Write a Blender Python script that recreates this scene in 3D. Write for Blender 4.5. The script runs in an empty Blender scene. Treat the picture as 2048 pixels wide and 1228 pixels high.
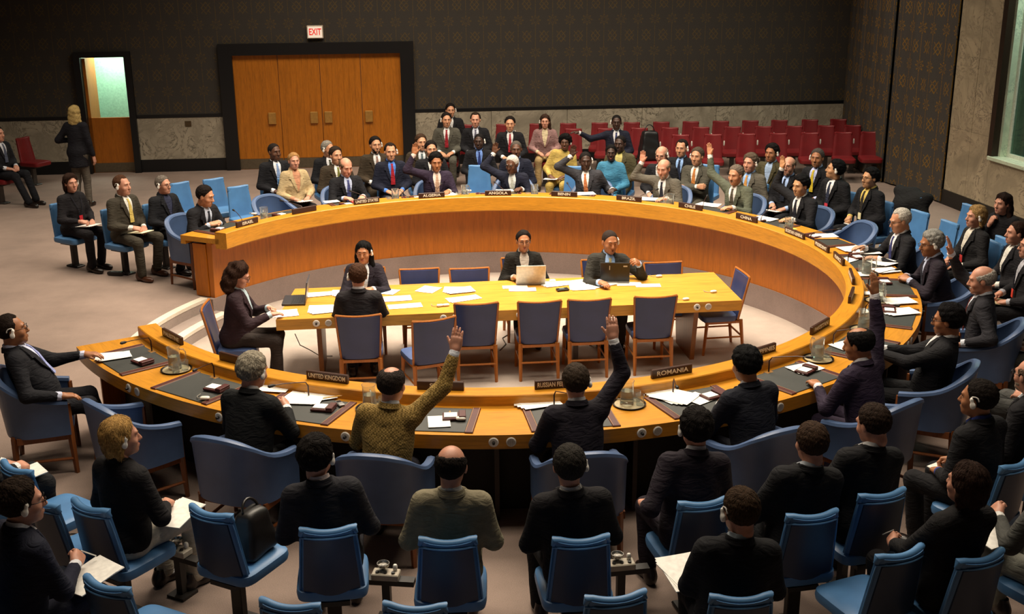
import bpy, math, random
import numpy as np
from mathutils import Matrix, Vector
random.seed(7)
SC = bpy.context.scene
COL = SC.collection
PI = math.pi
def rad(d): return d*PI/180.0

# ------------------------------------------------------------------ camera
F_PX, PITCH, ROLL, YAW = 2273.2, .2998, -.0088, .0149
CAM = np.array([0.0, -11.718, 3.999])
_fw = np.array([math.sin(YAW)*math.cos(PITCH), math.cos(YAW)*math.cos(PITCH), -math.sin(PITCH)])
_r0 = np.array([math.cos(YAW), -math.sin(YAW), 0.0]); _u0 = np.cross(_r0, _fw)
_r = math.cos(ROLL)*_r0 + math.sin(ROLL)*_u0; _u = -math.sin(ROLL)*_r0 + math.cos(ROLL)*_u0
cd = bpy.data.cameras.new('camera'); cam = bpy.data.objects.new('camera', cd); COL.objects.link(cam)
cd.sensor_width = 36.0; cd.lens = F_PX/2048*36.0; cd.clip_end = 100
cam.matrix_world = Matrix(((_r[0], _u[0], -_fw[0], CAM[0]), (_r[1], _u[1], -_fw[1], CAM[1]), (_r[2], _u[2], -_fw[2], CAM[2]), (0, 0, 0, 1)))
SC.camera = cam
def at(u, v, z=0.0):
    """point of the place at height z that the calibrated photograph shows at (u, v)"""
    d = _fw + (u-1024)/F_PX*_r - (v-614)/F_PX*_u
    return CAM + (z-CAM[2])/d[2]*d

# ------------------------------------------------------------------ light
SC.view_settings.view_transform = 'Standard'; SC.view_settings.look = 'None'
SC.view_settings.exposure = 1.0; SC.view_settings.gamma = 1.0; SC.view_settings.use_curve_mapping = False
w = bpy.data.worlds.new('room_ambient'); SC.world = w; w.use_nodes = True
w.node_tree.nodes['Background'].inputs[0].default_value = (1.0, .90, .80, 1); w.node_tree.nodes['Background'].inputs[1].default_value = .014
def area(name, loc, size, power, color, target=None, sizey=None, spread=None):
    l = bpy.data.lights.new(name, 'AREA'); l.energy = power; l.color = color; l.size = size
    if sizey: l.shape = 'RECTANGLE'; l.size_y = sizey
    if spread: l.spread = rad(spread)
    o = bpy.data.objects.new(name, l); COL.objects.link(o); o.location = loc
    if target is not None:
        o.rotation_euler = (Vector(target)-Vector(loc)).to_track_quat('-Z', 'Y').to_euler()
    return o
WARM = (1.0, .86, .68)
area('ceiling_light_well', (0.2, 1.0, 6.6), 5.0, 520, WARM, (0.2, 0.9, 0), sizey=5.0, spread=125)
area('ceiling_light_gallery', (0.5, 7.2, 6.6), 10.0, 250, WARM, (0.5, 7.6, 0), sizey=2.0, spread=125)
area('ceiling_light_front', (0, -4.4, 6.4), 8.0, 95, WARM, (0, -5.0, 0), sizey=1.4, spread=120)
area('ceiling_light_left', (-6.8, 3.5, 6.4), 3.0, 85, WARM, (-6.6, 3.5, 0), sizey=4.0, spread=120)

# ------------------------------------------------------------------ materials
MATS = {}
def srgb(c):
    if isinstance(c, str): c = tuple(int(c[i:i+2], 16)/255 for i in (0, 2, 4))
    return tuple(((x/12.92) if x <= .04045 else ((x+.055)/1.055)**2.4) for x in c[:3]) + (1.0,)
class NT:
    def __init__(s, name):
        s.m = bpy.data.materials.new(name); s.m.use_nodes = True; s.t = s.m.node_tree; s.n = s.t.nodes
        s.b = s.n['Principled BSDF']
    def add(s, typ, **kw):
        x = s.n.new(typ)
        for k, v in kw.items():
            if k.startswith('i_'):
                key = k[2:]; key = int(key) if key.isdigit() else key
                x.inputs[key].default_value = v
            else: setattr(x, k, v)
        return x
    def link(s, a, b): s.t.links.new(a, b)
    def coord(s, scale=(1, 1, 1), which='Object'):
        c = s.add('ShaderNodeTexCoord'); m = s.add('ShaderNodeMapping'); m.inputs['Scale'].default_value = scale
        s.link(c.outputs[which], m.inputs[0]); return m.outputs[0]
    def noise(s, vec, scale, detail=3, rough=.5, dist=0):
        x = s.add('ShaderNodeTexNoise'); x.inputs['Scale'].default_value = scale; x.inputs['Detail'].default_value = detail
        x.inputs['Roughness'].default_value = rough; x.inputs['Distortion'].default_value = dist; s.link(vec, x.inputs['Vector']); return x.outputs[0]
    def ramp(s, fac, stops):
        x = s.add('ShaderNodeValToRGB'); e = x.color_ramp.elements
        while len(e) < len(stops): e.new(.5)
        for el, (p, c) in zip(e, stops): el.position = p; el.color = srgb(c)
        s.link(fac, x.inputs[0]); return x.outputs[0]
    def bump(s, h, strength, dist=.01):
        x = s.add('ShaderNodeBump'); x.inputs['Strength'].default_value = strength; x.inputs['Distance'].default_value = dist
        s.link(h, x.inputs['Height']); s.link(x.outputs[0], s.b.inputs['Normal']); return x
    def mix(s, fac, a, b):
        x = s.add('ShaderNodeMix', data_type='RGBA')
        for k, v in ((0, fac), (6, a), (7, b)):
            if hasattr(v, 'links') or hasattr(v, 'is_linked'): s.link(v, x.inputs[k])
            else: x.inputs[k].default_value = v
        return x.outputs[2]
    def setc(s, c, rough=.5, metal=0, spec=.5):
        if isinstance(c, (str, tuple)): s.b.inputs['Base Color'].default_value = srgb(c)
        else: s.link(c, s.b.inputs['Base Color'])
        s.b.inputs['Roughness'].default_value = rough; s.b.inputs['Metallic'].default_value = metal
        s.b.inputs['Specular IOR Level'].default_value = spec; return s.m
def cached(f):
    def g(*a):
        k = (f.__name__,)+a
        if k not in MATS: MATS[k] = f(*a)
        return MATS[k]
    return g
def shade(hexc, k):
    return '%02x%02x%02x' % tuple(max(0, min(255, int(int(hexc[i:i+2], 16)*k))) for i in (0, 2, 4))
@cached
def plain(c, rough=.5, metal=0.0, spec=.5):
    t = NT('plain_'+c); v = t.coord(); n = t.noise(v, 30, 2)
    t.setc(t.ramp(n, [(.3, shade(c, .94)), (.7, shade(c, 1.04))]), rough, metal, spec); return t.m
@cached
def cloth(c, rough=.85):
    t = NT('cloth_'+c); v = t.coord(); n = t.noise(v, 9, 4, .6); f = t.noise(v, 420, 1)
    t.setc(t.ramp(n, [(.3, shade(c, .86)), (.72, shade(c, 1.1))]), rough, 0, .25)
    w_ = t.noise(t.coord((9, 9, 24)), 1.0, 3, .5, 1.2); a = t.add('ShaderNodeMath', operation='MULTIPLY_ADD'); t.link(f, a.inputs[0]); a.inputs[1].default_value = .08; t.link(w_, a.inputs[2])
    t.bump(a.outputs[0], .6, .025); return t.m
@cached
def tweed(c1, c2):
    t = NT('tweed'); v = t.coord(); ch = t.add('ShaderNodeTexChecker'); ch.inputs['Scale'].default_value = 80; t.link(v, ch.inputs[0])
    n = t.noise(v, 160, 2); k = t.ramp(n, [(.35, c1), (.65, c2)]); k2 = t.ramp(n, [(.35, shade(c2, .7)), (.65, c2)])
    t.setc(t.mix(ch.outputs[1], k, k2), .9, 0, .2); t.bump(t.noise(v, 14, 3, .5, .8), .5, .02); return t.m
@cached
def skin(c):
    t = NT('skin_'+c); v = t.coord(); n = t.noise(v, 18, 4)
    t.setc(t.ramp(n, [(.25, shade(c, .88)), (.75, shade(c, 1.06))]), .5, 0, .4)
    t.b.inputs['Subsurface Weight'].default_value = .08; t.b.inputs['Subsurface Radius'].default_value = (.01, .004, .002)
    t.bump(t.noise(v, 220, 2), .15, .002); return t.m
@cached
def hairm(c):
    t = NT('hair_'+c); v = t.coord((60, 30, 20)); n = t.noise(v, 3, 4, .7)
    t.setc(t.ramp(n, [(.3, shade(c, .6)), (.7, shade(c, 1.3))]), .75, 0, .12); t.bump(n, .8, .008); return t.m
@cached
def vinyl(c):
    t = NT('vinyl_'+c); v = t.coord(); n = t.noise(v, 5, 3)
    t.setc(t.ramp(n, [(.3, shade(c, .93)), (.7, shade(c, 1.05))]), .42, 0, .45); t.bump(t.noise(v, 260, 2), .12, .002); return t.m
@cached
def wood(c, axis=2, rough=.38, scale=1.0):
    s = [9*scale]*3; s[axis] = .8*scale
    t = NT('wood_'+c); v = t.coord(tuple(s)); n = t.noise(v, 3.2, 6, .62, .6); f = t.noise(v, 14, 3, .6)
    k = t.ramp(n, [(.28, shade(c, .80)), (.5, c), (.75, shade(c, 1.10))]); k2 = t.ramp(f, [(.35, shade(c, .78)), (.62, shade(c, 1.06))])
    t.setc(t.mix(.4, k, k2), rough, 0, .4); t.bump(f, .06, .003); return t.m
@cached
def carpet(c):
    t = NT('carpet_'+c); v = t.coord(); n = t.noise(v, 1.1, 5, .65); f = t.noise(v, 180, 2)
    k = t.ramp(n, [(.3, shade(c, .86)), (.7, shade(c, 1.10))]); k2 = t.ramp(f, [(.3, shade(c, .72)), (.7, shade(c, 1.2))])
    t.setc(t.mix(.35, k, k2), .95, 0, .1); t.bump(f, .5, .006); return t.m
@cached
def marble(c1, c2, c3):
    t = NT('marble'); v = t.coord(); n = t.noise(v, 1.6, 7, .62, 1.4); n2 = t.noise(v, 2.0, 7, .68, 2.6)
    k = t.ramp(n, [(.3, c2), (.5, c1), (.7, shade(c1, 1.1))]); a = t.add('ShaderNodeMath', operation='SUBTRACT'); t.link(n2, a.inputs[0]); a.inputs[1].default_value = .5
    b = t.add('ShaderNodeMath', operation='ABSOLUTE'); t.link(a.outputs[0], b.inputs[0])
    ve = t.ramp(b.outputs[0], [(.0, (.1, .1, .1)), (.028, (1, 1, 1))]); mk = t.ramp(n, [(.40, (0, 0, 0)), (.56, (1, 1, 1))])
    mx = t.mix(mk, (1, 1, 1, 1), ve); t.setc(t.mix(mx, srgb(c3), k), .32, 0, .5); return t.m
@cached
def damask(base, gold, amt):
    """woven wall fabric: rows of gold rosettes, crosses and stems on slate"""
    t = NT('damask'); c = t.add('ShaderNodeTexCoord'); sp = t.add('ShaderNodeSeparateXYZ'); t.link(c.outputs['UV'], sp.inputs[0])
    def M(op, a, b=0.0, d=None):
        x = t.add('ShaderNodeMath', operation=op)
        for i, q in enumerate((a, b)):
            if hasattr(q, 'is_linked'): t.link(q, x.inputs[i])
            else: x.inputs[i].default_value = q
        return x.outputs[0]
    u, v = sp.outputs[0], sp.outputs[1]
    fu = M('SUBTRACT', M('FRACT', M('DIVIDE', u, .34)), .5); fv = M('SUBTRACT', M('FRACT', M('DIVIDE', v, .62)), .5)
    x = M('MULTIPLY', fu, .34); y = M('MULTIPLY', fv, .62)
    ax = M('ABSOLUTE', x); ay = M('ABSOLUTE', y); r = M('SQRT', M('ADD', M('MULTIPLY', x, x), M('MULTIPLY', y, y)))
    ang = M('ARCTAN2', y, x); pet = M('MULTIPLY', M('ADD', M('COSINE', M('MULTIPLY', ang, 8.0)), 2.2), .030)
    ros = M('LESS_THAN', M('ABSOLUTE', M('SUBTRACT', r, pet)), .016)
    x2 = M('SUBTRACT', .17, ax); y2 = M('SUBTRACT', .31, ay)
    dia = M('LESS_THAN', M('ABSOLUTE', M('SUBTRACT', M('ADD', x2, M('MULTIPLY', y2, .8)), .085)), .012)
    crs = M('MULTIPLY', M('LESS_THAN', M('ABSOLUTE', M('SUBTRACT', x2, M('MULTIPLY', y2, .9))), .010), M('LESS_THAN', y2, .10))
    st = M('MULTIPLY', M('LESS_THAN', ax, .006), M('GREATER_THAN', ay, .12))
    msk = M('MAXIMUM', M('MAXIMUM', ros, dia), M('MAXIMUM', crs, st))
    vec = t.coord((220, 220, 30), 'UV'); n = t.noise(vec, 1.0, 2); br = t.noise(t.coord((40, 40, 40), 'UV'), 1.0, 3)
    msk = M('MULTIPLY', M('MULTIPLY', msk, M('GREATER_THAN', br, .42)), amt)
    k = t.ramp(n, [(.3, shade(base, .72)), (.7, shade(base, 1.25))]); t.setc(t.mix(msk, k, srgb(gold)), .9, 0, .15); t.bump(n, .2, .003); return t.m
@cached
def glass(c, rough=.02):
    t = NT('glass_'+c); t.setc(c, rough); t.b.inputs['Transmission Weight'].default_value = .93; t.b.inputs['IOR'].default_value = 1.3; return t.m
@cached
def emit(c, s):
    t = NT('glow_'+c); t.setc(c, .5); t.b.inputs['Emission Color'].default_value = srgb(c); t.b.inputs['Emission Strength'].default_value = s; return t.m

# ------------------------------------------------------------------ meshes and objects
def mesh(name, V, F, mats=None, smooth=True, mi=None):
    V = np.asarray(V, np.float32); m = bpy.data.meshes.new(name)
    if isinstance(F, np.ndarray):
        n, k = F.shape; m.vertices.add(len(V)); m.vertices.foreach_set('co', V.ravel())
        m.loops.add(n*k); m.loops.foreach_set('vertex_index', F.astype(np.int32).ravel())
        m.polygons.add(n); m.polygons.foreach_set('loop_start', np.arange(0, n*k, k, dtype=np.int32))
    else:
        m.from_pydata(V.tolist(), [], [list(map(int, f)) for f in F]); n = len(F)
    if smooth: m.polygons.foreach_set('use_smooth', np.ones(n, bool))
    if mi is not None: m.polygons.foreach_set('material_index', np.asarray(mi, np.int32))
    for q in (mats if isinstance(mats, (list, tuple)) else [mats]):
        if q is not None: m.materials.append(q)
    m.update(calc_edges=True); m.validate(); return m
def link(name, m, parent=None, M=None):
    o = bpy.data.objects.new(name, m); COL.objects.link(o)
    if parent is not None: o.parent = parent
    if M is not None: o.matrix_local = M
    return o
def tag(o, label=None, cat=None, group=None, kind=None):
    for k, v in (('label', label), ('category', cat), ('group', group), ('kind', kind)):
        if v: o[k] = v
    return o
def empty(name, loc=(0, 0, 0), rz=0.0):
    o = bpy.data.objects.new(name, None); COL.objects.link(o); o.location = loc; o.rotation_euler = (0, 0, rz); o.empty_display_size = .1; return o
def copy_tree(o, parent=None):
    c = o.copy(); COL.objects.link(c)
    if parent is not None: c.parent = parent
    for ch in list(o.children): copy_tree(ch, c)
    return c
class MB:
    """collects boxes, bars, tubes and sheets into one mesh"""
    def __init__(s): s.V = []; s.F = []; s.n = 0
    def raw(s, V, F):
        s.V += [tuple(map(float, v)) for v in V]; s.F += [tuple(int(i)+s.n for i in f) for f in F]; s.n += len(V); return s
    def box(s, c, d, M=None, bev=0.0):
        x, y, z = d[0]/2, d[1]/2, d[2]/2
        if bev <= 0:
            V = [(-x, -y, -z), (x, -y, -z), (x, y, -z), (-x, y, -z), (-x, -y, z), (x, -y, z), (x, y, z), (-x, y, z)]
            F = [(0, 3, 2, 1), (4, 5, 6, 7), (0, 1, 5, 4), (1, 2, 6, 5), (2, 3, 7, 6), (3, 0, 4, 7)]
        else:
            b = min(bev, x*.9, y*.9, z*.9); V = []; F = []
            rings = [(z, x-b, y-b), (z-b, x, y), (-z+b, x, y), (-z, x-b, y-b)]
            for (zz, xx, yy) in rings:
                c_ = b*.6 if abs(zz) < z-1e-9 else 0
                V += [(-xx+c_, -yy, zz), (xx-c_, -yy, zz), (xx, -yy+c_, zz), (xx, yy-c_, zz), (xx-c_, yy, zz), (-xx+c_, yy, zz), (-xx, yy-c_, zz), (-xx, -yy+c_, zz)]
            F.append(tuple(range(8))); F.append(tuple(range(31, 23, -1)))
            for r in range(3):
                for i in range(8):
                    j = (i+1) % 8; F.append((r*8+j, r*8+i, (r+1)*8+i, (r+1)*8+j))
        if M is not None: V = [tuple(M @ Vector(v)) for v in V]
        return s.raw([(v[0]+c[0], v[1]+c[1], v[2]+c[2]) for v in V], F)
    def tube(s, pts, r, n=8, caps=True, sq=1.0):
        pts = np.asarray(pts, float); k = len(pts); rr = np.broadcast_to(np.asarray(r, float), (k,))
        V = []; up = np.array([0, 0, 1.0])
        for i in range(k):
            t = pts[min(i+1, k-1)]-pts[max(i-1, 0)]; t = t/(np.linalg.norm(t)+1e-12)
            ref = up if abs(t[2]) < .92 else np.array([0, 1.0, 0])
            a = np.cross(t, ref); a /= np.linalg.norm(a); b = np.cross(a, t)
            for j in range(n):
                q = 2*PI*j/n; V.append(pts[i]+rr[i]*(math.cos(q)*a+math.sin(q)*b*sq))
        F = [(i*n+j, i*n+(j+1) % n, (i+1)*n+(j+1) % n, (i+1)*n+j) for i in range(k-1) for j in range(n)]
        if caps: F += [tuple(range(n-1, -1, -1)), tuple((k-1)*n+j for j in range(n))]
        return s.raw(V, F)
    def lathe(s, prof, n=20, c=(0, 0, 0)):
        V = [(c[0]+r*math.cos(2*PI*j/n), c[1]+r*math.sin(2*PI*j/n), c[2]+z) for (r, z) in prof for j in range(n)]; k = len(prof)
        F = [(i*n+j, i*n+(j+1) % n, (i+1)*n+(j+1) % n, (i+1)*n+j) for i in range(k-1) for j in range(n)]
        if prof[0][0] > 1e-6: F.append(tuple(range(n-1, -1, -1)))
        if prof[-1][0] > 1e-6: F.append(tuple((k-1)*n+j for j in range(n)))
        return s.raw(V, F)
    def sheet(s, top, bot):
        """closed slab between two equal grids top[i][j], bot[i][j]"""
        top = np.asarray(top, float); bot = np.asarray(bot, float); a, b = top.shape[:2]; N = a*b
        V = np.concatenate([top.reshape(-1, 3), bot.reshape(-1, 3)]); F = []
        for i in range(a-1):
            for j in range(b-1):
                q = i*b+j; F.append((q, q+1, q+b+1, q+b)); F.append((N+q, N+q+b, N+q+b+1, N+q+1))
        for j in range(b-1):
            F.append((j, N+j, N+j+1, j+1)); q = (a-1)*b+j; F.append((q, q+1, N+q+1, N+q))
        for i in range(a-1):
            q = i*b; F.append((q, q+b, N+q+b, N+q)); q = i*b+b-1; F.append((q, N+q, N+q+b, q+b))
        return s.raw(V, F)
    def superell(s, c, d, e1=.35, e2=.35, nu=20, nv=10, M=None):
        pw = lambda v, e: math.copysign(abs(v)**e, v); V = []
        for i in range(nv+1):
            ph = -PI/2+PI*i/nv
            for j in range(nu):
                th = 2*PI*j/nu; V.append((d[0]/2*pw(math.cos(ph), e1)*pw(math.cos(th), e2), d[1]/2*pw(math.cos(ph), e1)*pw(math.sin(th), e2), d[2]/2*pw(math.sin(ph), e1)))
        F = [(i*nu+j, i*nu+(j+1) % nu, (i+1)*nu+(j+1) % nu, (i+1)*nu+j) for i in range(nv) for j in range(nu)]
        if M is not None: V = [tuple(M @ Vector(v)) for v in V]
        return s.raw([(v[0]+c[0], v[1]+c[1], v[2]+c[2]) for v in V], F)
    def arc(s, prof, a0, a1, n, closed=True):
        """sweep a closed (r, z) profile round the origin from a0 to a1 degrees"""
        k = len(prof); V = []
        for i in range(n+1):
            a = rad(a0+(a1-a0)*i/n); V += [(r*math.cos(a), r*math.sin(a), z) for r, z in prof]
        F = [(i*k+j, i*k+(j+1) % k, (i+1)*k+(j+1) % k, (i+1)*k+j) for i in range(n) for j in range(k)]
        F += [tuple(range(k-1, -1, -1)), tuple(n*k+j for j in range(k))]
        return s.raw(V, F)
    def mesh(s, name, mat, smooth=False):
        m = mesh(name, s.V, s.F, mat, smooth); return m
    def obj(s, name, mat, parent=None, M=None, smooth=False, fix=True):
        m = s.mesh(name, mat, smooth)
        if fix: recalc(m)
        if smooth: autosmooth(m)
        return link(name, m, parent, M)
import bmesh
def recalc(m):
    b = bmesh.new(); b.from_mesh(m); bmesh.ops.recalc_face_normals(b, faces=b.faces); b.to_mesh(m); b.free(); m.update()
def autosmooth(m, deg=42):
    b = bmesh.new(); b.from_mesh(m)
    for e in b.edges:
        if len(e.link_faces) == 2 and e.calc_face_angle(0) > rad(deg): e.smooth = False
    b.to_mesh(m); b.free()
def struct(name, mb, mat, smooth=False, parent=None, label=None):
    o = mb.obj(name, mat, parent, smooth=smooth)
    if parent is None: o['kind'] = 'structure'
    if label: o['label'] = label
    return o
def rotz(a): return Matrix.Rotation(a, 4, 'Z')
def TR(loc, rz=0.0): return Matrix.Translation(loc) @ rotz(rz)
_txt = {}
def text_mesh(s, size, mat, depth=.0012):
    k = (s, size, mat.name)
    if k not in _txt:
        c = bpy.data.curves.new('lettering', 'FONT'); c.body = s; c.size = size; c.extrude = depth; c.align_x = 'CENTER'; c.align_y = 'CENTER'; c.offset = size*.018; c.resolution_u = 3
        o = bpy.data.objects.new('lettering_source', c); COL.objects.link(o); bpy.context.view_layer.update()
        m = bpy.data.meshes.new_from_object(o.evaluated_get(bpy.context.evaluated_depsgraph_get())); bpy.data.objects.remove(o); m.materials.clear(); m.materials.append(mat); m.name = 'lettering'
        _txt[k] = m
    return _txt[k]
# ------------------------------------------------------------------ the room
R_IN, R_OUT = 3.60, 4.31
A0, A1 = 153.5, -148.5                       # the two ends of the horseshoe
WOOD, WOOD_D = 'b5782c', '96541a'
CARP, CARP_L = '8c7b71', 'a4978d'
def ring_floor():
    mb = MB(); n = 96; V = []; F = []
    for i in range(n):
        a = 2*PI*i/n; c, s_ = math.cos(a), math.sin(a); k = 16/max(abs(c), abs(s_))
        V += [(3.95*c, 3.95*s_, 0), (7*c, 7*s_, 0), (k*c, k*s_, 0), (3.95*c, 3.95*s_, -.06), (k*c, k*s_, -.06)]
    for i in range(n):
        p, q = i*5, ((i+1) % n)*5; F += [(p, p+1, q+1, q), (p+1, p+2, q+2, q+1), (p, q, q+3, p+3), (p+3, q+3, q+4, p+4)]
    return mb.raw(V, F)
struct('floor', ring_floor(), carpet(CARP))
mb = MB(); mb.lathe([(0.0, -.36), (4.3, -.36), (4.3, -.30), (0.0, -.30)], 72); struct('floor_pit', mb, carpet(CARP_L))
mb = MB(); mb.arc([(3.86, -.301), (3.86, 0.0), (3.951, 0.0), (3.951, -.301)], A0+.5, A1-.5, 120); struct('wall_pit', mb, carpet('8a7a74'), True)
mb = MB(); mb.arc([(3.652, -.301), (3.652, -.15), (3.951, -.15), (3.951, -.301)], A0, 211.5, 24); st = struct('step', mb, carpet('94867e'), True)
mb = MB(); mb.arc([(3.948, -.15), (3.948, .003), (4.06, .003), (4.06, -.15)], A0+.3, 211.2, 24); o = mb.obj('step_riser', carpet('94867e'), st, smooth=True)
mb = MB(); mb.arc([(3.944, -.035), (3.944, .006), (4.05, .006), (4.05, -.035)], A0+.4, 211.1, 24); mb.obj('nosing_strip', carpet('cfc4b4'), st, smooth=True)
mb = MB(); mb.arc([(3.648, -.185), (3.648, -.146), (3.76, -.146), (3.76, -.185)], A0+.1, 211.4, 24); mb.obj('nosing_strip', carpet('cfc4b4'), st, smooth=True)

# back wall: its own frame (s along the wall, z up, d out into the room)
WA = rad(4.74); WO = np.array([0, 11.08])
WM = Matrix.Translation((0, 11.08, 0)) @ rotz(WA)            # local x = s, local -y = into the room
def uvmap(o, f):
    m = o.data; l = m.uv_layers.new(name='metres')
    for p in m.polygons:
        for li in p.loop_indices: l.data[li].uv = f(m.vertices[m.loops[li].vertex_index].co)
def wallpiece(name, s0, s1, z0, z1, d0, d1, mat, parent=None, uv=False, kind=True, bev=0):
    mb = MB(); mb.box(((s0+s1)/2, -(d0+d1)/2, (z0+z1)/2), (s1-s0, abs(d1-d0), z1-z0), bev=bev); o = mb.obj(name, mat, parent)
    if parent is None: o.matrix_world = WM
    if parent is None and kind: o['kind'] = 'structure'
    if uv: uvmap(o, lambda c: (c.x, c.z))
    return o
FAB = damask('3d3935', '65502a', .5)
H = 7.0
for i, (s0, s1, z0, z1) in enumerate(((-16, -7.95, 1.10, H), (-7.95, -6.93, 2.30, H), (-6.93, -5.28, 1.10, H), (-5.28, -1.57, 2.42, H), (-1.57, 7.6, 1.10, H))):
    wallpiece('wall_back' if i == 0 else 'wall_back.%03d' % i, s0, s1, z0, z1, -.2, 0, FAB, uv=True)
MAR = marble('a09684', '7f7768', '423e35'); BLK = plain('0d0e11', .4)
# the marble dado as separate slabs with joints
k = 0
for s0, s1 in ((-15.9, -7.95), (-6.93, -5.28), (-1.57, 7.6)):
    n = max(1, round((s1-s0)/1.65))
    base = wallpiece('wall_dado' + ('' if k == 0 else '.%03d' % k), s0, s1, .0, 1.10, -.2, -.02, BLK); k += 1
    for i in range(n):
        a, b = s0+(s1-s0)*i/n, s0+(s1-s0)*(i+1)/n
        wallpiece('marble_slab', a+.003, b-.003, .24, 1.05, -.03, .012+.002*(i % 2), MAR, base, bev=.004)
    wallpiece('skirting', s0, s1, 0, .24, -.03, .03, BLK, base); wallpiece('cap_rail', s0, s1, 1.05, 1.11, -.03, .02, BLK, base)
# big doors
def frame(name, s0, s1, z1, wdt):
    mb = MB(); mb.box((s0+wdt/2, -.01, z1/2), (wdt, .16, z1)); mb.box((s1-wdt/2, -.01, z1/2), (wdt, .16, z1)); mb.box(((s0+s1)/2, -.01, z1-wdt*.42), (s1-s0-2*wdt, .158, wdt*.84))
    o = mb.obj(name, BLK); o.matrix_world = WM; o['kind'] = 'structure'; return o
frame('trim_1', -5.28, -1.55, 2.43, .26)
DW = wood('b06818', 2, .42, .8)
edges = [-5.03, -4.17, -3.37, -2.585, -1.79]
for i in range(4):
    d = wallpiece('door_%d' % (i+1), edges[i]+.004, edges[i+1]-.004, .0, 2.215, -.06, .005, DW)
    tag(d, None); d['label'] = 'tall wood leaf of the wide doors, %s' % ('leftmost', 'second from left', 'third from left', 'rightmost')[i]
    wallpiece('kick_plate', edges[i]+.01, edges[i+1]-.01, .01, .205, .004, .012, plain('6f6453', .4, .6), d)
    nb = 7
    for j in range(nb):
        a = edges[i]+.006+(edges[i+1]-edges[i]-.012)*j/nb; b = edges[i]+.006+(edges[i+1]-edges[i]-.012)*(j+1)/nb
        wallpiece('plank', a+.0015, b-.0015, .21, 2.21, .0, .009+.002*((j*3+i) % 3), DW, d)
for i, hs in enumerate((-4.34, -3.53, -3.25, -2.46)):
    d = bpy.data.objects['door_%d' % (i+1)]; wallpiece('handle_plate', hs-.075, hs+.075, .88, 1.11, .012, .05, plain('c0904a', .3, .5), d, bev=.012)
# small open door with the lit vestibule behind it
frame('trim_2', -7.97, -6.92, 2.32, .12)
mb = MB(); mb.box((-7.4, 1.25, 1.2), (1.6, .06, 2.5)); o = mb.obj('wall_vestibule', plain('9fc4a8', .7)); o.matrix_world = WM; o['kind'] = 'structure'
mb = MB(); mb.box((-8.2, .7, 1.2), (.06, 1.1, 2.5)); mb.box((-6.55, .7, 1.2), (.06, 1.1, 2.5)); o = mb.obj('wall_vestibule.001', plain('9fc4a8', .7)); o.matrix_world = WM; o['kind'] = 'structure'
mb = MB(); mb.box((-7.4, .7, 2.48), (1.7, 1.1, .06)); o = mb.obj('ceiling_vestibule', plain('d8dccc', .7)); o.matrix_world = WM; o['kind'] = 'structure'
vl = MB(); vl.box((-7.75, .75, 2.43), (.5, .3, .04)); o = vl.obj('ceiling_lamp', emit('eafff0', 6.0)); o.matrix_world = WM; tag(o, 'glowing panel lamp on the ceiling behind the small open door', 'lamp')
area('vestibule_light', (-7.4*math.cos(WA)-.75*math.sin(WA), 11.08-7.4*math.sin(WA)+.72*math.cos(WA), 2.40), .6, 16, (.85, 1.0, .9), (-7.4, 11.2, 0))
d = wallpiece('door_5', -7.84, -7.06, .0, 1.07, -.10, -.05, wood('a86016', 2, .42, .8)); d['label'] = 'low wood screen closing the lower half of the small doorway'
wallpiece('kick_plate', -7.83, -7.06, .01, .19, -.052, -.042, plain('6f6453', .4, .6), d)
d = wallpiece('door_6', -7.845, -7.79, .0, 2.2, -.75, -.05, wood('a86016', 2, .42, .8)); d['label'] = 'narrow wood door leaf standing open into the lit vestibule'
# exit sign
ex = empty('exit_sign'); ex.matrix_world = WM; tag(ex, 'small white exit sign with red letters above the wide doors', 'sign')
mb = MB(); mb.box((-3.415, -.035, 2.63), (.31, .07, .25), bev=.01); mb.obj('housing', plain('b9ab98', .5), ex)
mb = MB(); mb.box((-3.415, -.073, 2.63), (.27, .008, .21)); mb.obj('face', emit('e6d8c6', .25), ex)
link('lettering', text_mesh('EXIT', .17, emit('c0201c', .5)), ex, Matrix.Translation((-3.415, -.079, 2.63)) @ Matrix.Rotation(PI/2, 4, 'X') @ Matrix.Diagonal((.68, 1, 1, 1)))
pl = wallpiece('wall_plate', -6.02, -5.90, .87, .98, .012, .02, plain('5a4a34', .4, .5), kind=False); tag(pl, 'small bronze plate on the marble beside the wide doors', 'plate')

# right side: curtain, marble pier, window bay
CUR = damask('45413d', '86621e', .75)
def curtain(name, pts, z0, z1, amp, per):
    pts = [np.array(p) for p in pts]; P = []; L = 0
    for a, b in zip(pts[:-1], pts[1:]):
        d = b-a; n = max(2, int(np.linalg.norm(d)/.05))
        for i in range(n): P.append((a+d*i/n, L+np.linalg.norm(d)*i/n, d/np.linalg.norm(d)))
        L += np.linalg.norm(d)
    P.append((pts[-1], L, d/np.linalg.norm(d))); top, bot = [], []; uv = []
    for p, l, d in P:
        nrm = np.array([d[1], -d[0]]); q = p+nrm*(amp*math.sin(2*PI*l/per)+amp*.4*math.sin(2*PI*l/(per*.37)))
        top.append([(q[0], q[1], z0), (q[0], q[1], z1)]); bot.append([(q[0]-nrm[0]*.02, q[1]-nrm[1]*.02, z0), (q[0]-nrm[0]*.02, q[1]-nrm[1]*.02, z1)]); uv.append(l)
    mb = MB(); mb.sheet(top, bot); o = mb.obj(name, CUR, smooth=True)
    m = o.data; l_ = m.uv_layers.new(name='metres'); N = len(uv)*2
    for pg in m.polygons:
        for li in pg.loop_indices:
            vi = m.loops[li].vertex_index % N; l_.data[li].uv = (uv[vi//2], m.vertices[m.loops[li].vertex_index].co.z)
    return o
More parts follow.
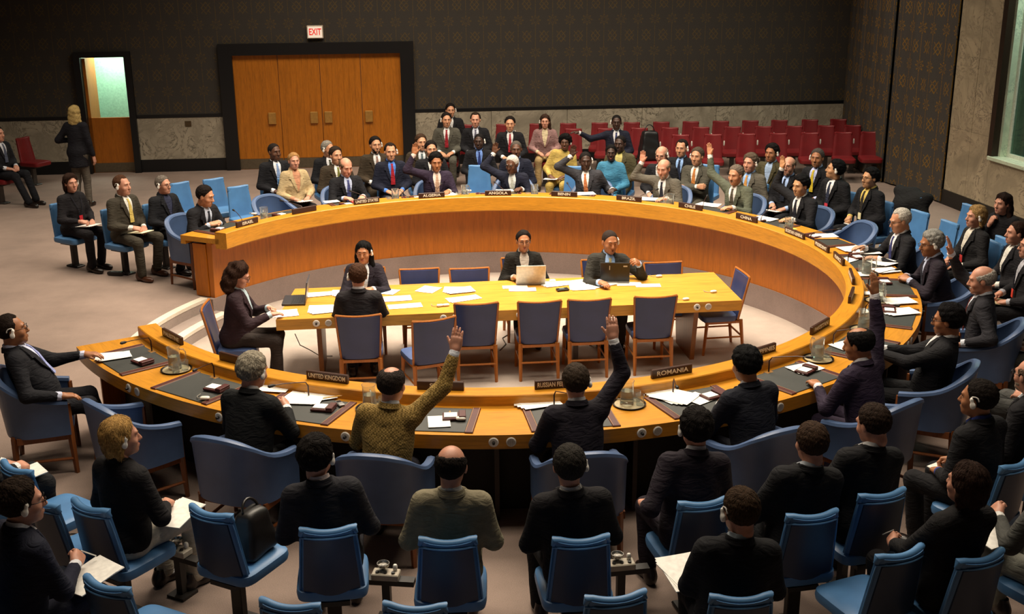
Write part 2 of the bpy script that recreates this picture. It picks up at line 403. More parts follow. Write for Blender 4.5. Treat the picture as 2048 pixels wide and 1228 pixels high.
o = curtain('curtain', [(7.16, 11.55), (6.98, 10.2), (7.00, 8.56)], .03, H, .022, .62); tag(o, 'dark gold-patterned curtain panel in the corner by the red chairs', 'curtain', 'patterned curtains')
o = curtain('curtain', [(7.08, 8.58), (7.22, 7.7), (7.42, 6.74)], .03, H, .018, .55); tag(o, 'dark gold-patterned curtain panel beside the marble pier', 'curtain', 'patterned curtains')
mb = MB(); mb.box((7.75, 9.2, H/2), (.2, 5.4, H), rotz(rad(4)).to_3x3()); struct('wall_behind_curtain', mb, plain('24252b', .8))
MO = Matrix(((.1414, .98995, 0, 7.4433), (-.98995, .1414, 0, 6.7262), (0, 0, 1, 0), (0, 0, 0, 1)))   # local x = along, +y = out of the room
def mp(name, s0, s1, d0, d1, z0, z1, mat, parent=None, bev=0):
    mb = MB(); mb.box(((s0+s1)/2, (d0+d1)/2, (z0+z1)/2), (s1-s0, d1-d0, z1-z0), bev=bev); o = mb.obj(name, mat, parent)
    if parent is None: o.matrix_world = MO; o['kind'] = 'structure'
    return o
PIER = marble('a3957c', '857a66', '5a5248')
wr = mp('wall_right', -.05, 1.30, .03, .5, 0, H, PIER); mp('wall_right.001', 1.30, 5.2, .03, .5, 0, .96, PIER); mp('wall_right.002', 3.6, 5.2, .03, .5, .96, H, PIER)
zz = [.245, 1.28, 2.42, 3.55, 4.7, H]
for i in range(5):
    for a, b in ((.0, .64), (.645, 1.22)): mp('marble_slab', a+.001, b-.001, -.001*((i+int(a > .3)) % 2), .04, zz[i]+.001, zz[i+1]-.001, PIER, wr, .002)
for a, b in ((1.22, 2.4), (2.4, 3.8), (3.8, 5.2)): mp('marble_slab', a+.001, b-.001, .0, .04, .245, .985, PIER, wr, .002)
mp('baseboard_right', -.05, 5.2, -.02, .06, 0, .245, plain('15130f', .5))
mp('trim_3', 1.22, 1.34, -.05, .14, .985, H, plain('33261c', .45, .3))
BAY = marble('cdd6bd', 'b4c2a8', '8ba08c')
mp('wall_bay', 1.34, 1.40, .06, .26, .98, H, BAY); mp('wall_bay.001', 3.6, 3.66, .05, .26, .98, H, BAY); mp('window_sill', 1.24, 3.7, -.06, .26, .945, 1.01, BAY, None, .01)
mp('ceiling_bay', 1.3, 3.7, .04, .3, 5.4, 5.5, BAY)
wn = empty('window_1'); wn.matrix_world = MO; wn['kind'] = 'structure'
fr = plain('d9dccb', .45)
mp('window_frame', 1.40, 1.47, .16, .21, 1.01, 5.4, fr, wn); mp('window_frame', 2.60, 2.67, .16, .21, 1.01, 5.4, fr, wn); mp('window_frame', 1.47, 3.6, .16, .21, 1.01, 1.07, fr, wn); mp('window_frame', 1.47, 3.6, .16, .21, 3.6, 3.66, fr, wn)
for a, b in ((1.47, 2.60), (2.67, 3.6)):
    for c, e in ((1.07, 3.6), (3.66, 5.4)): mp('pane', a, b, .18, .19, c, e, glass('9cc4b4', .08), wn)
mp('wall_outside', -1.5, 4.6, 1.6, 1.7, .3, 6, marble('6c8a7e', '3c5850', 'a8c0b4'))
tb = MB(); tb.tube([(1.5, .10, 5.3), (3.5, .10, 5.3)], .02, 10); o = tb.obj('bay_fill_tube', emit('d8ffe8', 8)); o.matrix_world = MO; tag(o, 'added glowing tube, out of view, that brightens the window bay', 'lamp')  # unseen tube added to brighten the window reveal
p = MO @ Vector((2.3, .11, 5.2)); q = MO @ Vector((2.2, .14, 0)); area('bay_fill_light', p, .08, 60, (.80, 1.0, .88), q, sizey=1.8)  # fill light added with the tube for the bright reveal
p = MO @ Vector((1.0, .8, 5.6)); q = MO @ Vector((1.0, 1.6, 1)); area('outside_light', p, .6, 35, (.75, .95, .9), q, sizey=2.5)
# ceiling, side and rear walls that close the room
mb = MB(); mb.box((0, 0, H+.05), (34, 34, .1)); struct('ceiling', mb, plain('2c2826', .8))
mb = MB(); mb.box((-13.5, 0, H/2), (.2, 32, H)); struct('wall_left', mb, plain('4a4540', .8))
# ------------------------------------------------------------------ horseshoe table
ZT = .762
SEATS = [146.4-14.3*k for k in range(21)]
NAMES = ['ISRAEL', '', 'UNITED STATES', 'ALGERIA', 'ANGOLA', 'BENIN', 'BRAZIL', 'CHILE', 'CHINA', 'SECRETARY-GENERAL', 'PRESIDENT', 'SECRETARY', 'PAKISTAN', 'PAKISTAN', 'PHILIPPINES', 'ROMANIA', 'RUSSIAN FEDERATION', 'SPAIN', 'UNITED KINGDOM', '', 'PALESTINE']
NAMES[12] = ''
def seatname(k):
    return {1: 'the empty seat beside ISRAEL', 9: 'the empty SECRETARY-GENERAL seat', 12: "the bald moustached man's seat", 19: 'the empty seat beside UNITED KINGDOM', 11: "the curly-haired man's seat"}.get(k, 'the %s seat' % NAMES[k])
def short(k): return {1: 'the empty seat', 19: 'the empty seat', 9: 'SECRETARY-GENERAL', 11: 'curly-haired man', 12: 'moustached man', 16: 'RUSSIAN FEDERATION'}.get(k, NAMES[k])
def pol(a, r, z=0.0): return Vector((r*math.cos(rad(a)), r*math.sin(rad(a)), z))
@cached
def arcwood(c, rough, kind):
    """veneer whose grain follows the ring (kind 'ring') or stands upright (kind 'up')"""
    t = NT('veneer_'+kind); co = t.add('ShaderNodeTexCoord'); sp = t.add('ShaderNodeSeparateXYZ'); t.link(co.outputs['Object'], sp.inputs[0])
    an = t.add('ShaderNodeMath', operation='ARCTAN2'); t.link(sp.outputs[1], an.inputs[0]); t.link(sp.outputs[0], an.inputs[1])
    le = t.add('ShaderNodeVectorMath', operation='LENGTH'); cx = t.add('ShaderNodeCombineXYZ'); t.link(sp.outputs[0], cx.inputs[0]); t.link(sp.outputs[1], cx.inputs[1]); t.link(cx.outputs[0], le.inputs[0])
    cy = t.add('ShaderNodeCombineXYZ'); t.link(an.outputs[0], cy.inputs[0]); t.link(le.outputs['Value'], cy.inputs[1]); t.link(sp.outputs[2], cy.inputs[2])
    mp_ = t.add('ShaderNodeMapping'); mp_.inputs['Scale'].default_value = (5, 14, 14) if kind == 'ring' else (60, 14, .9); t.link(cy.outputs[0], mp_.inputs[0]); v = mp_.outputs[0]
    n = t.noise(v, 1.6, 6, .62, .5); f = t.noise(v, 7, 3, .6)
    k = t.ramp(n, [(.28, shade(c, .82)), (.5, c), (.75, shade(c, 1.08))]); k2 = t.ramp(f, [(.35, shade(c, .8)), (.62, shade(c, 1.05))])
    t.setc(t.mix(.4, k, k2), rough, 0, .4); t.bump(f, .05, .003); return t.m
TOPW = arcwood('c28426', .30, 'ring'); PANW = arcwood('b0630f', .42, 'up')
tab = empty('horseshoe_table'); tag(tab, 'large circular horseshoe conference table of orange oak round the sunken floor', 'table')
mb = MB(); mb.arc([(3.72, .70), (3.72, ZT), (R_OUT, ZT), (R_OUT, .655), (4.24, .655), (4.24, .70)], A0, A1, 150); mb.obj('desktop', TOPW, tab, smooth=True)
mb = MB(); mb.arc([(R_IN+.015, .645), (R_IN, .66), (R_IN, .843), (R_IN+.007, .85), (3.765, .85), (3.772, .843), (3.772, .645)], A0, A1, 150); mb.obj('rim', TOPW, tab, smooth=True)
mb = MB(); mb.arc([(3.875, 0), (3.855, .68), (3.90, .70), (3.94, .70), (3.94, 0)], A0-.4, A1+.4, 150); mb.obj('front_panel', PANW, tab, smooth=True)
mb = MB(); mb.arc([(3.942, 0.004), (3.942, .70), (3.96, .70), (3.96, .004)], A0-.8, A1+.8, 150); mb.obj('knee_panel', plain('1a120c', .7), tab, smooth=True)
for i in range(22):
    a = 153.0-14.3*i if i < 21 else -148.0
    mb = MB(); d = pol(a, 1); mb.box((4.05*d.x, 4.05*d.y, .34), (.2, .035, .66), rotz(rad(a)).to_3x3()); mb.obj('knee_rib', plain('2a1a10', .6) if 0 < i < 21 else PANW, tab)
disc_m = {}
for nm, c in (('jack_plate', 'dcd8d0'), ('speaker_plate', 'c8c2b8')):
    mb = MB(); mb.lathe([(0, .0), (.036, .0), (.036, .004), (.030, .008), (0.0, .008)], 20)
    disc_m[nm] = mb.mesh(nm, plain(c, .5), False); recalc(disc_m[nm])
mb = MB(); mb.lathe([(0, .008), (.012, .008), (.010, .03), (0, .032)], 12); plug = mb.mesh('plug', plain('141414', .4)); recalc(plug)
mb = MB()
for i in range(7):
    for j in range(7):
        x, y = (i-3)*.0075, (j-3)*.0075
        if x*x+y*y < .00062: mb.lathe([(0, .0082), (.0022, .0082), (0.0022, .0088), (0, .0088)], 5, (x, y, 0))
grl = mb.mesh('grille', plain('4a453e', .6)); recalc(grl)
for i in range(20):
    am = (SEATS[i]+SEATS[i+1])/2
    for nm, off in (('jack_plate', .062), ('speaker_plate', -.062)):
        a = am+math.degrees(off/R_OUT)*(-1); d = pol(a, 1)
        M = Matrix(((-d.y, 0, d.x, R_OUT*d.x), (d.x, 0, d.y, R_OUT*d.y), (0, 1, 0, .708), (0, 0, 0, 1)))
        o = link(nm, disc_m[nm], tab, M); link('plug' if nm[0] == 'j' else 'grille', plug if nm[0] == 'j' else grl, o)

# ------------------------------------------------------------------ chairs
BLUE, ARM, RED = vinyl('4a78a8'), vinyl('4a5f84'), vinyl('6e1519')
STEEL = plain('5d5a58', .35, .8)
def make_shell_chair(name, mat, roll_mat, w_top, w_bot, h, metal, postc, back_mat):
    e = empty(name); nu, nv = 13, 15; f, b = [], []
    for i in range(nv):
        v = i/(nv-1); z0 = .35+(h-.35)*v; hw = (w_bot+(w_top-w_bot)*max(0, (v-.12)/.88))*(1-.30*max(0, (.14-v)/.14)**2); rf, rb = [], []
        for j in range(nu):
            u = -1+2*j/(nu-1); t = .024*max(0.0, 1-abs(u)**10)**.5*max(0.02, 1-max(0, (.08-v)/.08)**2)+.006; y = -.165-.085*v+.035*u*u; z = z0-.014*(1-u*u)*v
            rf.append((hw*u, y+t, z)); rb.append((hw*u, y-t, z))
        f.append(rf); b.append(rb)
    mb = MB(); mb.sheet(b, f); mb.obj('backrest', mat, e, smooth=True)
    pf, pb = [], []
    for i in range(9):
        v = .06+.84*i/8; z = .35+(h-.35)*v; hw = (w_bot+(w_top-w_bot)*max(0, (v-.12)/.88))*(1-.30*max(0, (.14-v)/.14)**2)-.022; ra, rb = [], []
        for u in np.linspace(-1, 1, 9): ra.append((hw*u, -.165-.085*v+.035*u*u*(hw/(hw+.022))**2-.0335, z)); rb.append((hw*u, ra[-1][1]+.012, z))
        pf.append(ra); pb.append(rb)
    mb = MB(); mb.sheet(pf, pb); mb.obj('back_panel', back_mat, e, smooth=True)
    edge = [((w_top-.010)*u, -.25+.035*u*u, h-.004-.014*(1-u*u)) for u in np.linspace(-1, 1, 13)]
    mb = MB(); mb.tube([(edge[0][0]-.004, edge[0][1], h-.04)]+edge+[(edge[-1][0]+.004, edge[-1][1], h-.04)], [.020]+[.025]*13+[.020], 10); mb.obj('top_roll', roll_mat, e, smooth=True)
    side = [(-(w_bot+(w_top-w_bot)*max(0, (v-.12)/.88)), -.165-.085*v+.035-.016, .35+(h-.35)*v) for v in np.linspace(.1, .9, 8)]
    pip = side+[(x, y-.034, h-.036) for x, y, z in edge[1:-1]]+[(-x, y, z) for x, y, z in side[::-1]]
    mb = MB(); mb.tube(pip, .0055, 6); mb.obj('piping', roll_mat, e, smooth=True)
    mb = MB(); mb.superell((0, .02, .405), (2*w_bot+.05, .46, .10), .45, .32, 28, 10); mb.obj('seat', mat, e, smooth=True)
    mb = MB(); mb.box((0, -.05, .335), (.2, .26, .03)); mb.obj('seat_plate', metal, e)
    mb = MB(); mb.box((0, -.05, .165), (.085, .055, .33), bev=.01); mb.box((0, -.05, .012), (.14, .22, .024), bev=.008); mb.obj('post', postc, e)
    return e
def make_armchair():
    e = empty('armchair'); key = [(-.285, .21, .62), (-.292, .05, .645), (-.285, -.10, .70), (-.225, -.215, .80), (-.12, -.258, .845), (0, -.268, .855)]
    key = key+[(-x, y, z) for x, y, z in key[-2::-1]]; K = np.array(key); n = 33; P = []
    for i in range(n):
        t = i/(n-1)*(len(K)-1); a = min(int(t), len(K)-2); q = t-a
        p0, p1, p2, p3 = K[max(a-1, 0)], K[a], K[a+1], K[min(a+2, len(K)-1)]
        P.append(.5*((2*p1)+(-p0+p2)*q+(2*p0-5*p1+4*p2-p3)*q*q+(-p0+3*p1-3*p2+p3)*q**3))
    P = np.array(P); V = []; prof = []
    for i in range(n):
        t = P[min(i+1, n-1)]-P[max(i-1, 0)]; nn = np.array([t[1], -t[0]]); nn /= np.linalg.norm(nn)       # points outwards-left of travel
        x, y, z = P[i]; tilt = .05*max(0, (z-.62)/.23)
        for d, zz in ((.022, .345), (.024, z-.03), (.034, z-.012), (.026, z+.010), (0, z+.018), (-.026, z+.010), (-.034, z-.012), (-.024, z-.03), (-.022, .345)):
            k_ = (zz-.345)/(z-.345); V.append((x-nn[0]*d, y-nn[1]*d-tilt*k_, zz))
    k = 9; F = [(i*k+j, i*k+(j+1) % k, (i+1)*k+(j+1) % k, (i+1)*k+j) for i in range(n-1) for j in range(k)]+[tuple(range(k)), tuple((n-1)*k+j for j in range(k))]
    MB().raw(V, F).obj('back_and_arms', ARM, e, smooth=True)
    mb = MB(); mb.superell((0, -.005, .41), (.53, .49, .13), .4, .3, 26, 10); mb.obj('seat', ARM, e, smooth=True)
    wd = wood('7a4420', 2, .45)
    mb = MB(); mb.box((0, .20, .325), (.56, .03, .055)); mb.box((0, -.20, .325), (.50, .03, .055)); mb.box((.27, 0, .325), (.03, .40, .055)); mb.box((-.27, 0, .325), (.03, .40, .055)); mb.obj('seat_rail', wd, e)
    for x, y in ((-.275, .205), (.275, .205), (-.24, -.22), (.24, -.22)):
        mb = MB(); top = .60 if y > 0 else .40
        mb.tube([(x*1.04, y*1.06, 0), (x, y, .33), (x, y, top if y > 0 else .36)], [.019, .028, .024], 4); mb.obj('leg', wd, e)
    for sx in (-1, 1): mb = MB(); mb.tube([(sx*.255, -.21, .13), (sx*.285, .205, .13)], .012, 6); mb.obj('stretcher', wd, e)
    return e
def make_side_chair():
    e = empty('side_chair'); wd = wood('a05f24', 2, .42); nu, nv = 9, 9; f, b = [], []
    for i in range(nv):
        v = i/(nv-1); rf, rb = [], []
        for j in range(nu):
            u = -1+2*j/(nu-1); hw = .19+.03*v; z = .40+.48*v-.012*(1-u*u)*v; y = -.20-.10*v+.028*u*u; t = .022*max(0, 1-abs(u)**8)**.5+.006
            rf.append((hw*u, y+t, z)); rb.append((hw*u, y-t*.7, z))
        f.append(rf); b.append(rb)
    mb = MB(); mb.sheet(b, f); mb.obj('backrest', vinyl('2c365c'), e, smooth=True)
    edge = [(-(.19+.03*v)-.006, -.20-.10*v+.028, .40+.48*v) for v in np.linspace(0, 1, 6)]+[(.226*u, -.30+.028*u*u, .888-.012*(1-u*u)) for u in np.linspace(-1, 1, 9)]+[(.19+.03*v+.006, -.20-.10*v+.028, .40+.48*v) for v in np.linspace(1, 0, 6)]
    mb = MB(); mb.tube(edge, .0125, 6); mb.obj('back_frame', wd, e, smooth=True)
    mb = MB(); mb.superell((0, .035, .42), (.45, .41, .09), .45, .3, 26, 8); mb.obj('seat', vinyl('42547e'), e, smooth=True)
    for sx in (-1, 1):
        mb = MB(); mb.tube([(sx*.20, -.25, 0), (sx*.195, -.205, .40)], [.016, .023], 4); mb.obj('leg', wd, e)
        mb = MB(); mb.tube([(sx*.20, .215, 0), (sx*.19, .18, .40)], [.015, .022], 4); mb.obj('leg', wd, e)
        mb = MB(); mb.tube([(sx*.198, -.23, .2), (sx*.195, .195, .2)], .010, 6); mb.obj('stretcher', wd, e)
    mb = MB(); mb.tube([(-.198, -.232, .2), (.198, -.232, .2)], .011, 6); mb.obj('stretcher', wd, e)
    mb = MB(); mb.box((0, -.01, .375), (.40, .40, .03)); mb.obj('seat_rail', wd, e)
    return e
PROTO = {}
def protos():
    PROTO['blue'] = make_shell_chair('conference_chair', BLUE, vinyl('5484b4'), .158, .190, .86, plain('24211f', .5), plain('231d1a', .45, .3), vinyl('28374f'))  # roll and piping in paler vinyl: light from above put into their colour
    PROTO['red'] = make_shell_chair('gallery_chair', RED, vinyl('74181c'), .150, .175, .86, plain('24211f', .5), plain('5d5a58', .4, .7), RED)
    PROTO['arm'] = make_armchair(); PROTO['side'] = make_side_chair()
protos()
USED = set()
CH_TXT = {'blue': ('blue chair', 'chair', 'blue conference chairs'), 'red': ('red chair', 'chair', 'red gallery chairs'), 'arm': ('grey-blue armchair', 'armchair', 'delegate armchairs'), 'side': ('blue side chair', 'chair', 'side chairs at the inner table')}
def chair(kind, x, y, face, label, z=0.0):
    o = PROTO[kind]
    if kind in USED: o = copy_tree(o)
    USED.add(kind); o.location = (x, y, z); o.rotation_euler = (0, 0, rad(face)-PI/2)
    tag(o, label, CH_TXT[kind][1], CH_TXT[kind][2]); return o
# ------------------------------------------------------------------ signed-distance modelling of figures
def smin(a, b, k):
    h = np.maximum(k-np.abs(a-b), 0)/k; return np.minimum(a, b)-h*h*k*.25
def ell(P, c, r):
    x, y, z = (P[0]-c[0])/r[0], (P[1]-c[1])/r[1], (P[2]-c[2])/r[2]
    k0 = np.sqrt(x*x+y*y+z*z)+1e-6; k1 = np.sqrt((x/r[0])**2+(y/r[1])**2+(z/r[2])**2)+1e-6; return k0*(k0-1)/k1
def cone(P, a, b, ra, rb):
    a = np.asarray(a, float); d = np.asarray(b, float)-a; l2 = max(float(d@d), 1e-9)
    x, y, z = P[0]-a[0], P[1]-a[1], P[2]-a[2]; t = np.clip((x*d[0]+y*d[1]+z*d[2])/l2, 0, 1)
    return np.sqrt((x-t*d[0])**2+(y-t*d[1])**2+(z-t*d[2])**2)-(ra+(rb-ra)*t)
CORN = np.array([(0, 0, 0), (1, 0, 0), (0, 1, 0), (1, 1, 0), (0, 0, 1), (1, 0, 1), (0, 1, 1), (1, 1, 1)])
EDG = [(0, 1), (2, 3), (4, 5), (6, 7), (0, 2), (1, 3), (4, 6), (5, 7), (0, 4), (1, 5), (2, 6), (3, 7)]
def snet(f, lo, hi, res):
    """surface nets: one closed quad mesh of f = 0"""
    lo = np.asarray(lo, float); n = np.ceil((np.asarray(hi, float)-lo)/res).astype(int)+1
    ax = [(lo[i]+res*np.arange(n[i])).astype(np.float32) for i in range(3)]
    P = np.meshgrid(*ax, indexing='ij'); D = f(P); S = D < 0
    c = np.zeros(tuple(n-1), np.int8)
    for q in CORN: c += S[q[0]:n[0]-1+q[0], q[1]:n[1]-1+q[1], q[2]:n[2]-1+q[2]]
    I = np.argwhere((c > 0) & (c < 8)); idx = -np.ones(tuple(n-1), np.int32); idx[I[:, 0], I[:, 1], I[:, 2]] = np.arange(len(I))
    val = np.stack([D[I[:, 0]+q[0], I[:, 1]+q[1], I[:, 2]+q[2]] for q in CORN], 1)
    acc = np.zeros((len(I), 3)); cnt = np.zeros(len(I))
    for a, b in EDG:
        m = (val[:, a] < 0) != (val[:, b] < 0); t = np.where(m, val[:, a]/np.where(m, val[:, a]-val[:, b], 1), 0)
        acc += m[:, None]*(CORN[a]+t[:, None]*(CORN[b]-CORN[a])); cnt += m
    V = lo+res*(I+acc/cnt[:, None]); Q = []
    for k in range(3):
        a, b = (k+1) % 3, (k+2) % 3; s0 = [slice(None)]*3; s1 = [slice(None)]*3; s0[k] = slice(0, -1); s1[k] = slice(1, None)
        A, B = S[tuple(s0)], S[tuple(s1)]; J = np.argwhere(A != B); J = J[(J[:, a] > 0) & (J[:, b] > 0) & (J[:, a] < n[a]-1) & (J[:, b] < n[b]-1)]
        if not len(J): continue
        ins = A[J[:, 0], J[:, 1], J[:, 2]]; ea = np.zeros(3, int); ea[a] = 1; eb = np.zeros(3, int); eb[b] = 1
        g = lambda K: idx[K[:, 0], K[:, 1], K[:, 2]]
        q = np.stack([g(J-ea-eb), g(J-eb), g(J), g(J-ea)], 1); q[~ins] = q[~ins][:, ::-1]; Q.append(q)
    return V, np.concatenate(Q)
def wob(P, f, a):
    return a*(np.sin(P[0]*f+1.3*np.sin(P[2]*f*.7))*np.cos(P[1]*f*.9+.7)+np.sin(P[2]*f*1.3+P[0]*f*.5)*.6)
def head_sdf(P):
    f = ell(P, (0, -.015, .028), (.076, .096, .088))
    f = smin(f, ell(P, (0, .025, -.030), (.061, .066, .085)), .03); f = smin(f, ell(P, (0, .045, -.078), (.043, .043, .037)), .03)
    f = smin(f, ell(P, (0, .076, -.096), (.019, .016, .017)), .02)
    f = smin(f, cone(P, (-.034, .079, .027), (.034, .079, .027), .011, .011), .018)
    for s in (-1, 1):
        f = smin(f, ell(P, (s*.040, .058, -.028), (.024, .024, .022)), .02)
        e = ell(P, (s*.031, .104, .006), (.019, .020, .013)); f = -smin(-f, e, .012)
        f = smin(f, ell(P, (s*.079, -.006, -.006), (.010, .019, .031)), .008)
    f = smin(f, cone(P, (0, .086, .014), (0, .108, -.026), .008, .013), .010); f = smin(f, cone(P, (-.010, .098, -.031), (.010, .098, -.031), .009, .009), .008)
    f = smin(f, cone(P, (-.017, .089, -.060), (.017, .089, -.060), .007, .007), .008); f = smin(f, cone(P, (-.015, .088, -.071), (.015, .088, -.071), .008, .008), .008)
    f = smin(f, cone(P, (0, -.020, -.05), (0, -.026, -.095), .053, .053), .03); return f
HEAD = snet(head_sdf, (-.11, -.14, -.215), (.11, .145, .135), .0068)
def face_y(x, z):
    y = np.linspace(0, .14, 701); return float(y[np.flatnonzero(head_sdf([np.full_like(y, x), y, np.full_like(y, z)]) < 0).max()])
BROW = [(x, face_y(x, z)-.0005, z) for x, z in ((.012, .026), (.022, .030), (.033, .0315), (.044, .028))]
def cap_sdf(P, off, hl=0.0, low=-.078, extra=None):
    f1 = (P[1]-.064+hl)*.924-(P[2]-.080)*.383; f2 = low-P[2]; f3 = ((-.024+(P[1]-.015)*.8)-P[2])*.8
    cut = np.maximum(np.maximum(f1, f2), f3)
    if extra is not None: cut = np.maximum(cut, extra)
    tp_ = np.sqrt(np.clip(-cut/.045, 0, 1))
    f = np.maximum(ell(P, (0, -.016, .029), (.0775, .0975, .0895))-off*tp_, cut)
    for s in (-1, 1): f = np.maximum(f, -ell(P, (s*.082, -.002, -.008), (.022, .021, .033)))
    return f
def hair_short(P): return cap_sdf(P, .013, .013)+wob(P, 150, .0016)
def hair_thick(P): return cap_sdf(P, .022, .007)+wob(P, 105, .0030)
def hair_shorn(P): return cap_sdf(P, .005, .012)
def hair_ring(P): return cap_sdf(P, .011, 0, -.078, -ell(P, (0, .012, .098), (.088, .112, .078)))+wob(P, 140, .0010)
def hair_crown(P): return cap_sdf(P, .014, .006, -.078, -ell(P, (0, -.012, .128), (.054, .092, .050)))+wob(P, 140, .0012)
def hair_recede(P): return cap_sdf(P, .013, .022, -.078, -np.minimum(ell(P, (-.05, .07, .085), (.034, .05, .04)), ell(P, (.05, .07, .085), (.034, .05, .04))))+wob(P, 140, .0012)
def hair_afro(P): return cap_sdf(P, .034, -.01)+wob(P, 70, .006)
def hair_bob(P):
    f = cap_sdf(P, .020, .0, -.06)
    for s in (-1, 1): f = smin(f, cone(P, (s*.074, -.030, .02), (s*.078, -.030, -.085), .027, .024), .02)
    f = smin(f, ell(P, (0, -.07, -.035), (.085, .052, .085)), .03); return f+wob(P, 75, .003)
def hair_long(P):
    f = cap_sdf(P, .016, .0, -.06)
    for s in (-1, 1): f = smin(f, cone(P, (s*.072, -.028, .03), (s*.090, -.025, -.17), .026, .032), .02)
    f = smin(f, ell(P, (0, -.078, -.09), (.095, .045, .15)), .03); return f+wob(P, 60, .003)
def hair_wavy(P):
    f = cap_sdf(P, .028, .0, -.06)
    for s in (-1, 1): f = smin(f, cone(P, (s*.078, -.030, .03), (s*.105, -.035, -.15), .036, .045), .02)
    f = smin(f, ell(P, (0, -.085, -.07), (.12, .062, .13)), .03); return f+wob(P, 55, .007)
def hair_tied(P): return smin(cap_sdf(P, .012, .012), ell(P, (0, -.125, -.02), (.032, .035, .035)), .02)+wob(P, 90, .0016)
HF = {k[5:]: v for k, v in list(globals().items()) if k.startswith('hair_')}
HCACHE = {}
def hair_mesh(style, c):
    if style not in HCACHE:
        V, F = snet(HF[style], (-.17, -.19, -.26), (.17, .15, .19), .0062); HCACHE[style] = mesh('hair', *strands(V, F, style), hairm('2a1c14'))
    return HCACHE[style]
def strands(V, F, style):
    """adds short tapering locks that follow the growth of the hair"""
    rng = np.random.default_rng(len(style)*7+3); nrm = np.zeros_like(V); fn = np.cross(V[F[:, 2]]-V[F[:, 0]], V[F[:, 3]]-V[F[:, 1]])
    for k in range(4): np.add.at(nrm, F[:, k], fn)
    nrm /= np.linalg.norm(nrm, axis=1)[:, None]+1e-9
    C = V-np.array([0, -.015, .02]); ok = ((C*nrm).sum(1)/np.linalg.norm(C, axis=1) > .55) & (np.linalg.norm(C/np.array([.0775, .0975, .0895]), axis=1) > 1.01)
    I = np.flatnonzero(ok)
    if style == 'shorn' or not len(I): return V, F
    n = {'long': 1300, 'wavy': 1500, 'bob': 1200}.get(style, 1000); I = rng.choice(I, n); p = V[I]; nn = nrm[I]
    lng = style in ('long', 'bob', 'wavy'); d = p-np.array([0, -.065, .115])
    if lng: d = d*.35+np.array([0, -.01, -.05])
    else: d = d+np.array([0, .015, 0])
    if style == 'tied': d = np.array([0, -.13, .0])-p
    d = d+rng.normal(0, .010 if style != 'afro' else .08, d.shape); d -= (d*nn).sum(1)[:, None]*nn; d /= np.linalg.norm(d, axis=1)[:, None]+1e-9
    t = np.cross(nn, d); L = rng.uniform(.7, 1.3, n)*(.055 if lng else .030 if style == 'thick' else .022); w_ = rng.uniform(.0018, .0036, n); lift = .0035 if style in ('thick', 'wavy', 'afro') else .0022
    rows = []
    for k, (a, wv, h) in enumerate(((-.5, .3, -.002), (-.1, 1, .8), (.3, .8, 1.0), (.6, .1, .25))):
        c = p+d*(a*L)[:, None]+nn*(h*lift-.002*(a*2)**2*(L/.03))[:, None]; rows += [c-t*(w_*wv)[:, None], c+t*(w_*wv)[:, None]]
    SV = np.stack(rows, 1).reshape(-1, 3); b = len(V)+8*np.arange(n)[:, None]
    SF = np.concatenate([b+np.array([[2*k, 2*k+1, 2*k+3, 2*k+2]]) for k in range(3)]); return np.concatenate([V, SV]), np.concatenate([F, SF])
def beard_sdf(P):
    f = np.minimum(ell(P, (0, .047, -.083), (.050, .049, .040)), ell(P, (0, .040, -.05), (.062, .052, .050)))
    f = np.maximum(f, -(P[1]-.022)); f = np.maximum(f, P[2]+.047); return np.maximum(f, -ell(P, (0, .10, -.066), (.022, .03, .011)))+wob(P, 110, .001)
def mous_sdf(P): return np.minimum(cone(P, (0, .097, -.050), (.024, .088, -.056), .0075, .005), cone(P, (0, .097, -.050), (-.024, .088, -.056), .0075, .005))
def small(f, lo, hi, res):
    c = {}
    def g(col):
        if 'g' not in c: c['g'] = snet(f, lo, hi, res)
        if col not in c: c[col] = mesh('beard', *c['g'], hairm(col))
        return c[col]
    return g
beard_mesh = small(beard_sdf, (-.08, -.01, -.14), (.08, .12, -.02), .007); mous_mesh = small(mous_sdf, (-.04, .07, -.07), (.04, .115, -.035), .004)
# earpiece and spectacles
def ear_sdf(P):
    f = cone(P, (.094, -.004, -.028), (.094, .004, .020), .0125, .010); f = smin(f, ell(P, (.096, -.006, -.018), (.013, .018, .020)), .008)
    h = np.sqrt((np.sqrt((P[1]+.012)**2+(P[2]-.012)**2)-.026)**2+(P[0]-.088)**2)-.0055; h = np.maximum(h, -(P[2]-.008)); return np.minimum(f, h)
EARM = mesh('earpiece', *snet(ear_sdf, (.07, -.06, -.06), (.12, .04, .06), .0045), plain('e4dfd6', .35))
EARL = EARM.copy(); [setattr(v, 'co', (-v.co.x, v.co.y, v.co.z)) for v in EARL.vertices]; EARL.flip_normals()
_g = MB()
for s in (-1, 1):
    _g.tube([(s*.031+.021*math.cos(t), .109-.006*abs(math.cos(t)), .004+.017*math.sin(t)) for t in np.linspace(0, 2*PI, 15)], .0022, 5, False)
    _g.tube([(s*.052, .100, .010), (s*.074, .06, .012), (s*.080, -.005, .008)], .0022, 5)
_g.tube([(-.011, .112, .006), (.011, .112, .006)], .0022, 5)
GLS = _g.mesh('spectacles', plain('1b1512', .3, .4), True); recalc(GLS)
